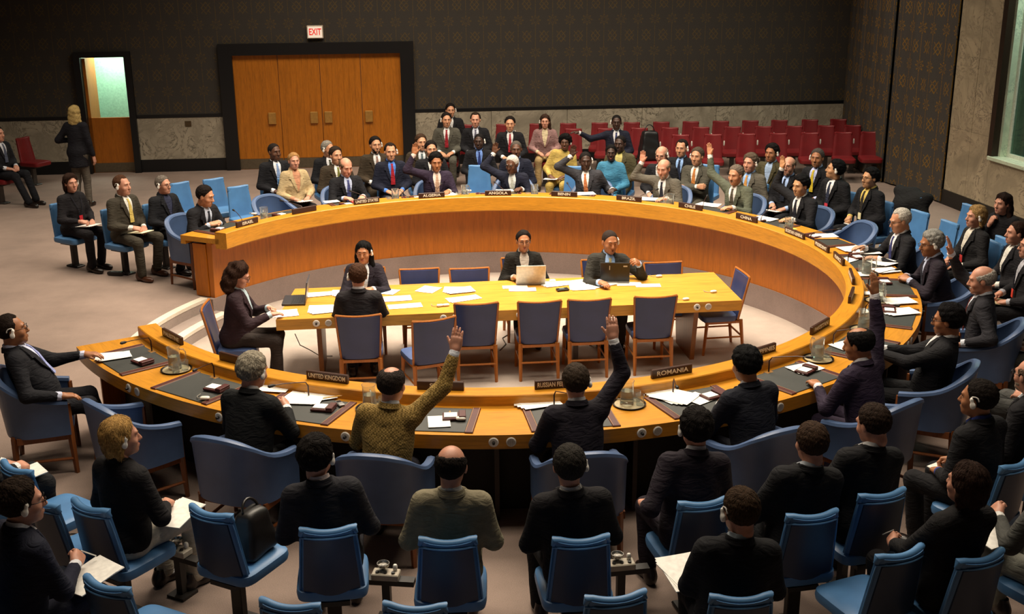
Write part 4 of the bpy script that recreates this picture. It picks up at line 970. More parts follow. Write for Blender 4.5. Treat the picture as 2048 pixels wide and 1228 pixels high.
# ------------------------------------------------------------------ inner table in the sunken floor
IA = rad(5.6); ZI = .45
IM = Matrix.Translation((.10, .17, 0)) @ rotz(IA)
it = empty('secretariat_table'); it.matrix_world = IM; tag(it, 'long yellow oak secretariat table standing on the sunken floor', 'table')
IW = wood('c08a34', 0, .32, .5)
TZ = [( -2.42, -.52), (2.50, -.52), (2.52, .62), (-2.30, .62)]
mb = MB(); V = [(x, y, z) for z in (ZI-.115, ZI) for x, y in TZ]; mb.raw(V, [(3, 2, 1, 0), (4, 5, 6, 7), (0, 1, 5, 4), (1, 2, 6, 5), (2, 3, 7, 6), (3, 0, 4, 7)]); mb.obj('tabletop', IW, it)
for x in (-2.0, -.75, .75, 2.05):
    mb = MB(); V = []
    for z, h_, o_ in ((-.30, .30, 0), (ZI-.115, .42, 0)): V += [(x-.025, -h_+.05, z), (x+.025, -h_+.05, z), (x+.025, h_+.05, z), (x-.025, h_+.05, z)]
    if abs(x) > 1.5: mb.raw(V, [(3, 2, 1, 0), (4, 5, 6, 7), (0, 1, 5, 4), (1, 2, 6, 5), (2, 3, 7, 6), (3, 0, 4, 7)]); mb.obj('end_panel', wood('7a4a1e', 2, .4), it)
    else:
        for y in (-.22, .3): mb = MB(); mb.box((x, y, .02), (.05, .05, .64)); mb.obj('leg', plain('3a2a22', .4, .3), it)
mb = MB(); mb.box((0, .1, ZI-.15), (3.9, .08, .07)); mb.obj('stretcher', plain('3a2a22', .4, .3), it)
for x in (-1.95, -.64, .16, .9, 2.07):
    for q, nm in ((-.062, 'jack_plate'), (.062, 'speaker_plate')):
        M = Matrix.Translation((x+q, -.52, ZI-.055)) @ Matrix.Rotation(PI/2, 4, 'X'); o = link(nm, disc_m[nm], it, M); link('plug' if nm[0] == 'j' else 'grille', plug if nm[0] == 'j' else grl, o)
ZIP = ZI+.002
for i, (u, v, rot, w_, h_, n, lab, col) in enumerate((
    (562, 627, 8, .33, .24, 2, 'white papers before the wavy-haired woman on the inner table', 'e9e6df'), (655, 617, 4, .40, .26, 3, 'white papers at the left elbow of the man seen from behind', 'e9e6df'), (640, 588, 10, .32, .15, 2, 'white papers beside the open laptop on the inner table', 'e9e6df'),
    (690, 585, 0, .3, .2, 3, 'white papers before the long-haired woman on the inner table', 'e9e6df'), (772, 583, -20, .26, .20, 1, 'pale blue booklet beside the long-haired woman', 'a8c4d8'), (795, 597, 10, .3, .2, 1, 'pink and white sheet under the pale blue booklet', 'dcc0c8'), (810, 612, 12, .36, .16, 1, 'long white sheet at the right hand of the man seen from behind', 'e9e6df'),
    (857, 579, -25, .22, .24, 1, 'folded white sheet before the empty inner chair', 'e9e6df'), (914, 579, -3, .30, .22, 4, 'white stack of papers before the second empty inner chair', 'e9e6df'), (926, 597, 20, .36, .16, 2, 'overlapping white sheets near the middle of the inner table', 'e9e6df'),
    (1030, 574, 3, .28, .12, 1, 'white sheet before the woman with glasses on the inner table', 'e9e6df'), (1045, 579, 0, .3, .14, 1, 'second white sheet before the woman with glasses', 'e9e6df'), (1125, 566, 5, .5, .16, 3, 'spread white papers between the two laptops', 'e9e6df'), (1162, 574, 0, .26, .22, 2, 'white papers beside the black phone on the inner table', 'e9e6df'),
    (1205, 569, 25, .34, .14, 2, 'white papers before the man with the black laptop', 'e9e6df'), (1258, 568, 0, .28, .14, 1, 'white sheet right of the black laptop', 'e9e6df'), (1296, 571, 0, .28, .13, 1, 'rightmost white sheet on the inner table', 'e9e6df'))):
    paper(u, v, ZIP+.001*(i % 3), rot, w_, h_, lab, n, col, 'papers on the inner table', .0015)
for u, v, lab in ((880, 613, 'white earphone beside the man seen from behind'), (892, 612, 'second white earphone near the near edge of the inner table'), (1427, 585, 'white earphone at the right end of the inner table'), (1318, 554, 'white earphone by the empty chair right of the laptop man'), (1105, 563, 'white earphone left of the laptop man'), (1372, 600, 'white earphone near the right corner of the inner table')):
    loose_ear(u, v, ZIP, lab, 20)
p = at(1125, 581, ZIP); e = empty('mobile_phone', (p[0], p[1], ZIP), .3); tag(e, 'black mobile phone lying among papers on the inner table', 'phone')
MB().box((0, 0, .012), (.14, .07, .024), bev=.008).obj('case', plain('131416', .3), e); MB().box((-.01, 0, .0245), (.06, .04, .002)).obj('screen', plain('5a6a6a', .2), e)
def laptop(x, y, z, face, opened, lid, base, label, logo=False):
    e = empty('laptop', (x, y, z), rad(face)-PI/2); tag(e, label, 'laptop', 'laptops on the inner table')
    MB().box((0, 0, .014), (.33, .25, .026), bev=.005).obj('base', plain(base, .4), e)
    kb = MB()
    for i in range(12):
        for j in range(5): kb.box((-.143+.026*i, .075-.024*j+.0, .0285), (.021, .019, .004))
    kb.obj('keyboard', plain('1a1a1c', .6), e)
    M = Matrix.Translation((0, .122, .026)) @ Matrix.Rotation(rad(opened), 4, 'X')
    s_ = MB().box((0, 0, .115), (.33, .014, .235), bev=.004).obj('screen_lid', plain(lid, .35, .3), e, M)
    MB().box((0, -.0075, .118), (.29, .002, .195)).obj('display', emit('8fa0a8', .15), s_)
    if logo: MB().box((-.115, .0078, .19), (.045, .002, .016)).box((.06, .0078, .17), (.008, .002, .05)).obj('emblem', plain('b8b8b8', .4), s_)
    return e
# sockets hung between the chairs of the front rows
def socket(u, v, rz, label):
    p = at(u, v, .33); e = empty('socket_unit', (p[0], p[1], 0), rad(rz)); tag(e, label, 'socket unit', 'socket units between chairs')
    MB().box((0, 0, .285), (.36, .07, .035)).obj('beam', plain('221d1a', .5), e); MB().box((.0, .0, .135), (.05, .05, .27)).box((0, 0, .01), (.14, .14, .02)).obj('post', plain('221d1a', .5), e)
    b_ = MB().box((0, .0, .325), (.17, .09, .045), bev=.006).obj('socket_box', plain('b8ae9c', .5), e)
    for i in range(3): MB().lathe([(0, .348), (.012, .348), (.012, .358), (0, .358)], 10, (-.05+.05*i, -.02, 0)).obj('socket', plain('121212', .4), b_)
    MB().lathe([(.0, .349), (.012, .349), (.012, .37), (.036, .375), (.040, .395), (.036, .395), (.03, .38), (0, .378)], 18, (-.02, .02, 0)).obj('ash_dish', plain('9a9690', .25, .8), e, smooth=True)
    h_ = MB().superell((.055, .02, .368), (.03, .03, .045), .7, .7, 10, 6).obj('hung_earphone', plain('e0dacf', .4), e, smooth=True)
# ------------------------------------------------------------------ the people
LT, PK, TN, DK, BK, AS = 'c08a6a', 'c48c74', 'a26c4a', '5c3a28', '3e271d', 'b98a64'
BLKS, NAVY, CHAR, BRN, GRY, OLV, PUR = '15151a', '171a2a', '26252a', '3a3024', '5a564c', '857d66', '2a2032'
def pad_on_lap(r, label, dx=0.0, w_=.21, h_=.28, rot=0, dy=.30, dz=.165, col='e9e6df', n=1):
    o, X, f, M, sz = r
    e = paper(0, 0, 0, rot, w_, h_, label, n, col, label, .006, M @ Matrix.Translation((dx, dy, sz+dz)) @ Matrix.Rotation(.12, 4, 'X'))
def pen(r, label, x, y, z, rot=0):
    o, X, f, M, sz = r; e = empty('pen'); e.matrix_world = M @ Matrix.Translation((x, y, z)) @ Matrix.Rotation(rad(rot), 4, 'Z') @ Matrix.Rotation(-.7, 4, 'X'); tag(e, label, 'pen')
    MB().tube([(0, -.01, 0), (0, .11, 0)], .0042, 6).obj('barrel', plain('dcd8d0', .4), e); MB().tube([(0, -.03, 0), (0, -.01, 0)], [.001, .004], 6).obj('tip', plain('151515', .4), e)
UPR = lambda x, y, z: (x, y, z, 'up')
# --- delegates at the horseshoe, from the opening on the far side round to the near side
person('man in dark suit leaning forward over the ISRAEL nameplate', (411, 392), lean=24, R='clasp', L='clasp', turn=18, nod=10, hair=('short', '1c1512'), sk=LT, suit=BLKS, shirt='b8c2d4', tie='20242e', chairk='arm')
person('bald man in black suit behind the UNITED STATES nameplate', (692, 334), lean=12, R='table', L='table', nod=14, turn=6, hair=('ring', '5a4636'), sk=PK, suit=BLKS, shirt='a9b4d0', tie='3c4270', chairk='arm')
person('dark-haired man in purple suit raising a hand at ALGERIA nameplate', (872, 324), lean=13, R=UPR(.31, .16, 1.32), L='table', nod=6, hair=('thick', '0f0c0c'), sk=TN, suit=PUR, shirt='d4c4bc', tie='b09078', chairk='arm')
person('white-haired man in navy suit raising a hand at ANGOLA nameplate', (1024, 329), lean=25, sc=.97, R=UPR(.26, .14, 1.28), L='table', turn=-25, nod=4, hair=('short', 'b8b4ae'), sk=DK, suit=NAVY, shirt='d8dcdc', tie='b8bcb4', chairk='arm', specs=True)
person('man in charcoal suit raising a hand at the BENIN nameplate', (1171, 322), lean=11, side=5, R=UPR(.24, .18, 1.27), L=(.36, .16, .80, 'on'), turn=20, nod=2, hair=('shorn', '14100e'), sk=BK, suit='34343a', shirt='e6e4e0', tie='a8643c', ear='L', chairk='arm')
person('balding bearded man in grey suit raising a hand at BRAZIL nameplate', (1327, 337), lean=17, R=UPR(.34, .14, 1.24), L='table', nod=8, hair=('ring', '6a5a4c'), sk=PK, suit=GRY, shirt='e0dedc', tie='20202a', beard='8a7a6c', ear='R', chairk='arm')
person('man in grey-green suit raising an arm at the CHILE nameplate', (1471, 350), lean=13, R=UPR(.46, .08, 1.40), L='table', nod=4, hair=('short', '6a5e54'), sk=LT, suit='565a4c', shirt='dad8d4', tie='4a4438', mous='5a5048', chairk='arm')
person('man in black suit raising a hand at the CHINA nameplate', (1601, 371), lean=12, R=UPR(.36, .10, 1.36), L='table', nod=5, hair=('thick', '0d0c0e'), sk=AS, suit=BLKS, shirt='d9d8d6', tie='1c1e28', chairk='arm')
person('white-haired man with glasses behind the PRESIDENT nameplate', (1800, 441), lean=11, R=(.22, .42, .84, 'on'), L='table', nod=14, hair=('recede', 'b4afa6'), sk=LT, suit=BLKS, shirt='dcdce0', tie='34386a', specs=True, chairk='arm')
person('curly grey-haired man with earpiece next to the PRESIDENT', (1862, 487), lean=15, R='clasp', L='clasp', nod=8, turn=10, hair=('thick', '8e8c88'), sk=TN, suit='231c26', shirt='b4bcd4', tie='2a2a34', ear='L', specs=True, chairk='arm')
person('bald man with moustache raising a hand on the right', (1963, 560), lean=6, R=UPR(.17, .36, 1.38), L='rest', turn=8, nod=8, hair=('ring', '9a948c'), sk=PK, suit=CHAR, shirt='c8cdd8', tie='7a3028', mous='b0aaa2', chairk='arm')
person('man with glasses resting clasped hands on the table edge', (1895, 640), face=152, lean=-8, R=(.05, .42, .86, 'hold'), L=(.05, .42, .86, 'hold'), nod=10, hair=('thick', '0f0d0e'), sk=TN, suit='121216', shirt='d8d8d8', tie=None, specs=True, chairk='arm', pocket=True, fat=.02)
person('balding man in purple suit raising a hand at PHILIPPINES nameplate', (1716, 688), lean=15, R=UPR(.24, .22, 1.52), L='table', turn=18, nod=10, hair=('crown', '12100f'), sk=TN, suit=PUR, shirt='d8d8dc', tie=None, chairk='arm')
person('black-haired man in navy suit at the ROMANIA nameplate', (1491, 729), lean=15, side=-2, R='table', L='clasp', nod=10, hair=('thick', '0b0a0b'), sk=TN, suit='161822', shirt='dcdce0', tie=None, chairk='arm')
person('short-haired man in dark suit raising a hand at RUSSIAN nameplate', (1151, 764), lean=14, R=UPR(.27, .20, 1.47), L='table', turn=-4, nod=4, hair=('short', '33281f'), sk=PK, suit='1a1620', shirt='d4d4d8', tie=None, ear='R', chairk='arm')
person('man in brown tweed jacket raising a hand at SPAIN nameplate', (784, 769), lean=13, side=4, R=UPR(.47, .24, 1.42), L='table', turn=-12, nod=6, hair=('crown', '2e2622'), sk=PK, suit='tweed', shirt='d4d8e0', tie=None, chairk='arm', legs='2b2b33')
person('grey-haired man in black suit writing at UNITED KINGDOM nameplate', (507, 742), lean=17, R=(.08, .44, .81, 'hold'), L='table', turn=-12, nod=8, hair=('thick', '8c8474'), sk=PK, suit='101113', shirt='d8d8d8', tie=None, ear='R', chairk='arm', fat=.02)
person('man with glasses lounging in an armchair at PALESTINE nameplate', (24, 660), face=18, lean=-16, R='rest', L=(.20, .36, .84, 'on'), turn=6, hair=('recede', '241a14'), sk=TN, suit='16161c', shirt='c4c8e0', tie='9098c8', specs=True, ear='R', chairk='arm', legpose='stretch', fat=.03)
# --- second row, far left
r = person('woman in black turtleneck with red badge on a blue chair', (142, 366), turn=-14, hair=('bob', '2a1a12'), sk=PK, suit='141216', top='sweater', fem=True, sc=.95, ear='L', lanyard='b0202c', R='write', L='lap'); pad_on_lap(r, 'white notepad on the lap of the woman in black turtleneck')
r = person('man in brown-grey suit and yellow tie with earpiece', (245, 371), turn=10, hair=('recede', '4a3020'), sk=PK, suit='39342b', shirt='dad8d0', tie='c8b060', ear='R', R='write', L='lap', shoes=1, knee=.05); pad_on_lap(r, 'cream notepad on the lap of the man in yellow tie', col='e8e0bc')
person('grey-haired man in black jacket with white badge', (327, 370), sc=.93, turn=8, hair=('short', '6a625a'), sk=PK, suit='121318', shirt='2a2e44', lanyard='d8d0b8', ear='R', specs=True)
# --- behind the UNITED STATES and ALGERIA seats
person('man in black suit and light blue tie by the doors', (549, 304), turn=12, hair=('shorn', '1c1512'), sk=DK, suit=BLKS, shirt='dcdee4', tie='7d97c4')
r = person('blonde woman in tan jacket with papers on her lap', (588, 322), turn=-6, hair=('tied', '9a7446'), sk=PK, suit='b9a37c', shirt='c08a6a', fem=True, sc=.95, legs='18161a'); pad_on_lap(r, 'white papers on the lap of the blonde woman in tan')
person('grey-haired man in black suit with earpiece facing right', (656, 298), sc=.95, turn=30, hair=('short', '7d7870'), sk=LT, suit=BLKS, shirt='d8d8dc', tie='3a3c2c', ear='R')
person('man in brown suit and olive tie behind the bald delegate', (672, 311), turn=8, hair=('short', '2a2018'), sk=LT, suit=BRN, shirt='dcdad4', tie='6c6a30')
person('man with goatee in brown suit behind the red tie man', (751, 290), turn=4, hair=('short', '15100e'), sk=LT, suit=BRN, shirt='d8d8d8', tie='8a6a60', ear='L', beard='1a1412')
person('man in navy suit with blue shirt and dark red tie', (781, 304), turn=-4, hair=('recede', '221812'), sk=LT, suit=NAVY, shirt='4c78c8', tie='9a1c28', ear='L', R='clasp' and 'lap', lanyard=None)
person('man in brown jacket behind the raised hand at ALGERIA', (842, 285), turn=10, hair=('short', '3a281c'), sk=LT, suit=BRN, shirt='c8ccd0', tie='4a5a60')
person('dark-haired man in black suit just behind the ALGERIA delegate', (862, 299), turn=4, hair=('short', '181210'), sk=LT, suit=BLKS, shirt='d8d8d4', tie='303038')
# --- gallery seats
person('man in grey suit and red tie in the gallery', (893, 240), turn=12, hair=('short', '1a1412'), sk=LT, suit='4e4c44', shirt='dcdcdc', tie='8c1c28', ear='R', chairk='red', face=-92)
person('dark-haired person half hidden behind the grey suit man', (901, 221), turn=10, hair=('short', '16110f'), sk=LT, suit=BLKS, shirt='c8c8c8', ear='L', chairk='red', face=-92)
person('man in black suit and grey tie in the gallery', (951, 240), hair=('recede', '2a2018'), sk=PK, suit=BLKS, shirt='c8cede', tie='5a5a6c', chairk='red', face=-92)
person('man in black suit and blue shirt behind an empty chair', (958, 283), sc=.95, hair=('shorn', '100d0c'), sk=BK, suit=BLKS, shirt='6f90d4', tie='24346c', ear='L', turn=-10)
person('young man in black suit and red tie in the gallery', (1020, 248), hair=('short', '1a1310'), sk=LT, suit=BLKS, shirt='dcdcdc', tie='9c2430', chairk='red', face=-92)
person('woman in pink jacket and beige trousers in the gallery', (1090, 243), hair=('long', '33221a'), sk=PK, suit='8a6a68', shirt='c8b896', fem=True, sc=.96, legs='9a8258', ear='R', chairk='red', face=-94)
person('man in navy suit behind the ANGOLA delegate', (1032, 299), hair=('shorn', '4a443e'), sk=DK, suit=NAVY, shirt='93aad4', tie=None, turn=4)
r = person('woman in yellow patterned dress with earpiece', (1130, 285), side=-10, hair=('afro', '0d0a0a'), sk=DK, suit='b49a52', top='blouse', fem=True, sc=.95, ear='L', legs='a88f4c'); pad_on_lap(r, 'white papers on the lap of the woman in yellow dress', dx=.1)
person('man in black suit stretching an arm along red chairs', (1233, 245), hair=('shorn', '0f0c0b'), sk=BK, suit=NAVY, shirt='dadade', tie='2c3560', R=(.66, .06, 1.02, 'out'), L='lap', ear='R', chairk='red', face=-96)
person('woman in blue dress with black hair behind BENIN delegate', (1222, 306), hair=('tied', '0c0a0a'), sk=BK, suit='3f7c9c', top='blouse', fem=True, sc=.95, legs='3f7c9c', turn=12)
person('man in olive suit behind the woman in blue dress', (1240, 288), hair=('shorn', '0f0c0b'), sk=BK, suit='4f4932', shirt='c0b470', tie=None, turn=-8)
# --- behind BRAZIL, CHILE and CHINA
person('bald man with glasses behind the BRAZIL delegate', (1323, 310), hair=('ring', '8a7a68'), sk=PK, suit=BLKS, shirt='c8c8c8', ear='L', specs=True, nod=10)
person('man in black suit and pale blue shirt behind BRAZIL', (1363, 297), hair=('recede', '1c1512'), sk=LT, suit=BLKS, shirt='8fb0e0', tie='22283c', ear='L')
person('man in grey suit with folded arms and orange tie', (1394, 313), hair=('short', '4c4036'), sk=LT, suit='4a473e', shirt='d8d6d0', tie='b8763c', ear='R', R='cross', L='cross')
person('man in grey jacket and blue shirt behind CHILE delegate', (1500, 326), hair=('thick', '5c4e42'), sk=PK, suit=GRY, shirt='8fb0e0', tie='c08c4c', ear='L')
person('dark-haired man half hidden behind the raised hand at CHINA', (1543, 306), hair=('thick', '14100f'), sk=TN, suit='4a442e', shirt='9ab0d0', ear='L')
r = person('bearded man with glasses in black suit holding notepad', (1577, 332), hair=('ring', '6a5646'), sk=PK, suit=BLKS, shirt='9ab2dc', tie='181c28', beard='6e5a4a', specs=True, turn=10, R='write'); pad_on_lap(r, 'white notepad held by the bearded man with glasses')
person('man in black suit and bright yellow tie', (1634, 316), hair=('short', '4a4440'), sk=TN, suit=BLKS, shirt='b4bce0', tie='c8b030', ear='R', turn=14)
person('man in black suit with white earpiece and red badge', (1670, 339), hair=('thick', '0b0a0c'), sk=AS, suit='121216', shirt='d8d8da', tie='2a3044', ear='L', turn=-40, nod=-8, lanyard='c03848', face=-150)
r = person('man with glasses in black suit and yellow shirt', (1740, 356), hair=('thick', '0c0b0c'), sk=AS, suit='121216', shirt='c8b060', tie='2a2620', specs=True, face=-158, lanyard='d8d0a8', R='write'); pad_on_lap(r, 'small white notebook in the hands of the man in yellow shirt', w_=.12, h_=.16)
# --- right side
person('blonde woman in black suit with earpiece', (1951, 433), hair=('bob', '9a7c50'), sk=PK, suit='1b1a1c', shirt='cfc8bc', fem=True, ear='L', R='write', L='lap', sc=.97, lanyard='b03030')
person('long-haired woman in black resting chin on her hand', (2005, 407), face=205, hair=('long', '22140f'), sk=PK, suit='131114', top='sweater', fem=True, lean=14, R='chin', L='lap', ear='R', sc=.97)
r = person('woman in black jacket and white blouse at the right edge', (2032, 466), hair=('tied', '2c1c14'), sk=PK, suit='17151a', shirt='d8d4cc', fem=True, R='write', sc=.97); pad_on_lap(r, 'white papers on the lap of the woman in white blouse', n=2)
r = person('man with glasses and red lanyard at the right edge', (2062, 492), hair=('short', '4a3a2c'), sk=PK, suit='17161a', shirt='a8a8b0', specs=True, lanyard='c84030', R='write'); pad_on_lap(r, 'cream papers on the lap of the man with red lanyard', col='d8caa0', n=2)
r = person('person with tan coat on lap cut by the right edge', (2125, 575), hair=('short', '2a2018'), sk=PK, suit='17161a', legs='3a3a36'); pad_on_lap(r, 'folded white papers on the lap of the person with tan coat', n=3)
r = person('person in grey trousers with dark bag cut by right edge', (2125, 660), hair=('short', '2a2018'), sk=PK, suit='201f22', legs='4a4a48')
r = person('bearded man with glasses at the right edge with notepad', (2060, 752), hair=('ring', '5c4a3c'), sk=PK, suit='17161a', shirt='d4d8de', specs=True, beard='8a7a6c', R='write', turn=-15); pad_on_lap(r, 'yellow notepad on the lap of the bearded right edge man', col='e4e0b8')
r = person('man in black suit with earpiece and blue collar', (1955, 797), hair=('short', '1d1713'), sk=TN, suit='121114', shirt='2f3c7c', ear='L', turn=16, R='write', lean=9); pad_on_lap(r, 'white note card on the lap of the man with blue collar', w_=.13, h_=.16)
r = person('brown-haired man in black suit writing on white papers', (1745, 848), hair=('short', '2c2018'), sk=PK, suit='121215', shirt='d8d8d8', turn=14, nod=14, R='write', L='write', lean=3, face=106, side=7); pad_on_lap(r, 'white papers on the lap of the brown-haired writing man', n=2, dx=.06, dy=.36); pen(r, 'white pen in the hand of the brown-haired writing man', .04, .34, .71)
r = person('brown-haired man in black suit with papers on knee', (1622, 886), hair=('short', '3a2a1e'), sk=PK, suit='141418', shirt='c8d0d8', R='write', L='write', lean=1, nod=8, face=101, side=8); pad_on_lap(r, 'white papers on the knee of the brown-haired man', n=2, dx=-.08, dy=.38)
r = person('man in plum suit with earpiece leaning to his left', (1390, 856), hair=('thick', '17120f'), sk=PK, suit='211a24', shirt='cfcfd4', ear='L', side=6, lean=9, R='lap', L=(.22, .18, .66, 'on')); pad_on_lap(r, 'small white note on the lap of the man in plum suit', w_=.12, h_=.15, dx=-.1, dy=.28)
person('grey-flecked dark-haired man in black suit with earpiece', (1138, 931), hair=('short', '2e2a26'), sk=PK, suit='151317', shirt='d0ccc8', ear='R', lean=0, knee=.04, face=96, side=-3)
person('bald man in olive-grey suit seen from behind', (903, 932), hair=('ring', '1c1613'), sk=PK, suit=OLV, shirt='d0d0cc', specs=True, turn=-10, lean=0, nod=6, side=2, face=90)
person('man in charcoal suit with earpiece looking right', (634, 912), hair=('thick', '17110e'), sk=PK, suit='242329', shirt='d4c4c0', ear='R', turn=-24, lean=3, face=96, side=-5)
r = person('blonde woman in black with earpiece and cream skirt', (243, 874), hair=('bob', 'a8824c'), sk=PK, suit='131013', top='sweater', fem=True, ear='R', turn=-28, legs='b8b0a0', R='write', L='lap', face=58); pad_on_lap(r, 'white papers on the lap of the blonde woman in black', n=3, dx=.14, dy=.32)
r = person('man with glasses in navy suit writing on a notepad', (45, 1004), hair=('thick', '2a1e16'), sk=PK, suit='161828', shirt='d8d8dc', ear='R', specs=True, turn=-22, face=52, R=(.05, .36, .72, 'hold'), L='lap', lean=12); pad_on_lap(r, 'white notepad written on by the man in navy suit', dx=.08, dy=.42, dz=.19, w_=.24, h_=.30, n=2); pen(r, 'dark pen in the hand of the man in navy suit', -.01, .44, .75)
r = person('person in black trousers cut by the left edge', (-62, 800), face=40, hair=('short', '1c1512'), sk=PK, suit='121215', shirt='d8d8d8', R='write'); pad_on_lap(r, 'white papers on the lap of the person at left edge', dx=.1)
r = person('man in black suit writing on a large white pad', (1480, 1022), hair=('short', '3a2a1c'), sk=PK, suit='131317', shirt='b8c4cc', ear='L', turn=14, nod=8, L=(.06, .34, .70, 'hold'), R='write', lean=4, face=92, side=4); pad_on_lap(r, 'large white pad on the lap of the writing man', dx=-.16, dy=.40, dz=.2, w_=.24, h_=.32, rot=12, n=3); pen(r, 'black pen in the hand of the writing man', 0, .42, .73)
r = person('brown-haired person in black with pen in hand', (1932, 968), hair=('bob', '2c1c14'), sk=PK, suit='121012', top='sweater', fem=True, R='write', L=(.08, .36, .66, 'hold'), lean=-4, turn=10, face=112, side=3); pen(r, 'white pen in the hand of the brown-haired person in black', -.02, .43, .70)
r = person('person holding a white sheet cut by the right edge', (2120, 930), hair=('short', '2a1c14'), sk=PK, suit='4a4a46', legs='8a8a80', R='lap', L=(.1, .34, .78, 'hold')); pad_on_lap(r, 'white sheet in the hand of the person at right edge', dx=-.14, dy=.40, dz=.22, w_=.24, h_=.32)
# --- inner table
FAR = -84
r = person('woman with long black hair in dark jacket at inner table', (727, 505), face=FAR, zf=-.3, turn=-10, hair=('long', '0c0a0b'), sk=TN, suit='1c1620', shirt='c8d0d8', fem=True, sc=.96, ear='L', chairk='side', R='clasp', L='clasp', lean=8)
person('woman with glasses in black jacket behind a white laptop', (1047, 482), face=FAR, zf=-.3, hair=('tied', '17110f'), sk=TN, suit='15130f', shirt='b8aca0', fem=True, sc=.96, specs=True, chairk='side', R=(.13, .25, .80, 'on'), L=(.13, .25, .80, 'on'), lean=4)
person('man in dark suit with black laptop at inner table', (1220, 484), face=FAR, zf=-.3, side=-3, hair=('shorn', '2a211c'), sk=TN, suit='2c2a26', shirt='98b4dc', tie='b0a070', ear='L', chairk='side', R='table', L=(.32, .30, .98, 'hold'), turn=8, lean=10, nod=6)
person('woman with wavy brown hair writing at the inner table end', (478, 551), face=4, zf=-.3, hair=('wavy', '2e1c13'), sk=PK, suit='2a1a20', shirt='a9bcc4', fem=True, specs=True, chairk='side', R='table', L='clasp', nod=22, lean=8, legs='2c2420')
person('man in dark suit seen from behind at inner table', (716, 552), face=94, zf=-.3, hair=('short', '3c2618'), sk=PK, suit='1f1c1f', shirt='d8d8dc', ear='L', chairk='side', R='table', L='table', lean=5)
# --- far left by the wall
person('man in black suit sitting by the left wall', (-4, 268), face=-22, hair=('short', '2a2018'), sk=PK, suit='14151b', shirt='c8ccd4', tie='50586c', chairk='red', legpose='stretch')
person('blonde woman in black jacket walking to the small door', (150, 226), face=80, standing=True, sc=.97, fem=True, hair=('long', 'a8905c'), sk=PK, suit='121118', top='coat', legs='5a544c', R='down', L=(.16, .16, 1.10, 'hold'), knee=.3, chairk=None)
# ------------------------------------------------------------------ empty chairs
def chair_at(kind, u, v, ztop, face, label, z=0.0, back=.31):
    p = at(u, v, ztop+z); f = face if face is not None else math.degrees(math.atan2(-p[1], -p[0]))
    return chair(kind, p[0]+back*math.cos(rad(f)), p[1]+back*math.sin(rad(f)), f, label, z)
B = 'empty blue chair '
for u, v, f, lab in ((355, 366, None, 'behind the ISRAEL delegate, nearest the black jacket man'), (424, 358, None, 'with its back highest behind the ISRAEL delegate'), (473, 373, None, 'between the ISRAEL delegate and the tan jacket woman'),
    (958, 331, -90, 'behind the table between ALGERIA and ANGOLA'), (1152, 333, -95, 'behind the BENIN delegate'), (1420, 330, None, 'partly hidden behind the CHILE delegate'),
    (1845, 424, 200, 'behind the white-haired PRESIDENT'), (1905, 445, 195, 'behind the curly grey-haired man'), (1948, 412, 200, 'beside the woman resting chin on her hand'), (2015, 478, 190, 'beside the blonde woman in black suit'),
    (415, 1026, 62, 'with a dark handbag on its seat'), (25, 937, 55, 'at the left edge behind the armchair'), (78, 1003, 50, 'beside the man in navy suit'), (205, 1172, 62, 'in the bottom left corner'),
    (575, 1212, 78, 'at the bottom with a white and blue folder'), (828, 1216, 85, 'at the bottom behind the bald man'), (1235, 1196, 100, 'at the bottom with a dark folder'), (1808, 1108, 112, 'in the bottom right, seat in full view'), (1830, 392, 205, 'draped with a black coat by the curtain')):
    chair_at('blue', u, v, .86, f, B+lab, back=.25)
A = 'empty grey-blue tub armchair '
for u, v, f, lab in ((530, 393, -44, 'at the blank nameplate beside ISRAEL'), (1735, 447, 198, 'at the SECRETARY-GENERAL nameplate'), (190, 810, 45, 'at the blank nameplate beside UNITED KINGDOM')):
    chair_at('arm', u, v, .84, f, A+lab, back=.30)
S = 'empty blue side chair '
for u, v, f, lab in ((838, 537, FAR, 'left of two on the far side of inner table'), (938, 536, FAR, 'right of two on the far side of inner table'), (1325, 524, FAR, 'right of the man with the black laptop')):
    chair_at('side', u, v, .885, f, S+lab, -.3, .30)
for u, v, f, lab in ((870, 640, 112, 'turned askew beside the man seen from behind'), (953, 608, 95, 'second on the near side of inner table'), (1080, 604, 95, 'third on the near side of inner table'), (1180, 600, 95, 'fourth on the near side of inner table'), (1313, 594, 95, 'last on the near side of inner table'), (1490, 545, 188, 'at the right end of inner table')):
    chair_at('side', u, v, .885, f, S+lab, -.3, .30)
# red gallery rows
EP = MB().superell((0, 0, 0), (.03, .03, .10), .7, .7, 10, 8).mesh('hung_earphone', plain('ddd6cc', .4), True)
n = 0
for row, us, v0, v1 in (('back row against the marble', (934, 1001, 1068, 1129, 1192, 1256, 1315, 1374, 1434, 1493, 1551, 1612, 1669), 249, 238), ('middle row', (1139, 1204, 1271, 1332, 1394, 1457, 1519, 1580, 1644, 1697), 257, 250), ('front row', (1290, 1353, 1418, 1485, 1548, 1611, 1678, 1731), 270, 263)):
    for i, u in enumerate(us):
        v = v0+(v1-v0)*(u-us[0])/(us[-1]-us[0]); p = at(u, v, .87)
        c = chair('red', p[0]+.04, p[1]-.25, -98, 'red vinyl gallery chair, %s, %s from the left' % (row, ('first', 'second', 'third', 'fourth', 'fifth', 'sixth', 'seventh', 'eighth', 'ninth', 'tenth', 'eleventh', 'twelfth', 'thirteenth')[i]))
        link('hung_earphone', EP, c, Matrix.Translation((-.205, -.27, .70)))
chair_at('red', 42, 276, .86, -24, 'empty red vinyl gallery chair by the left wall', back=.25)
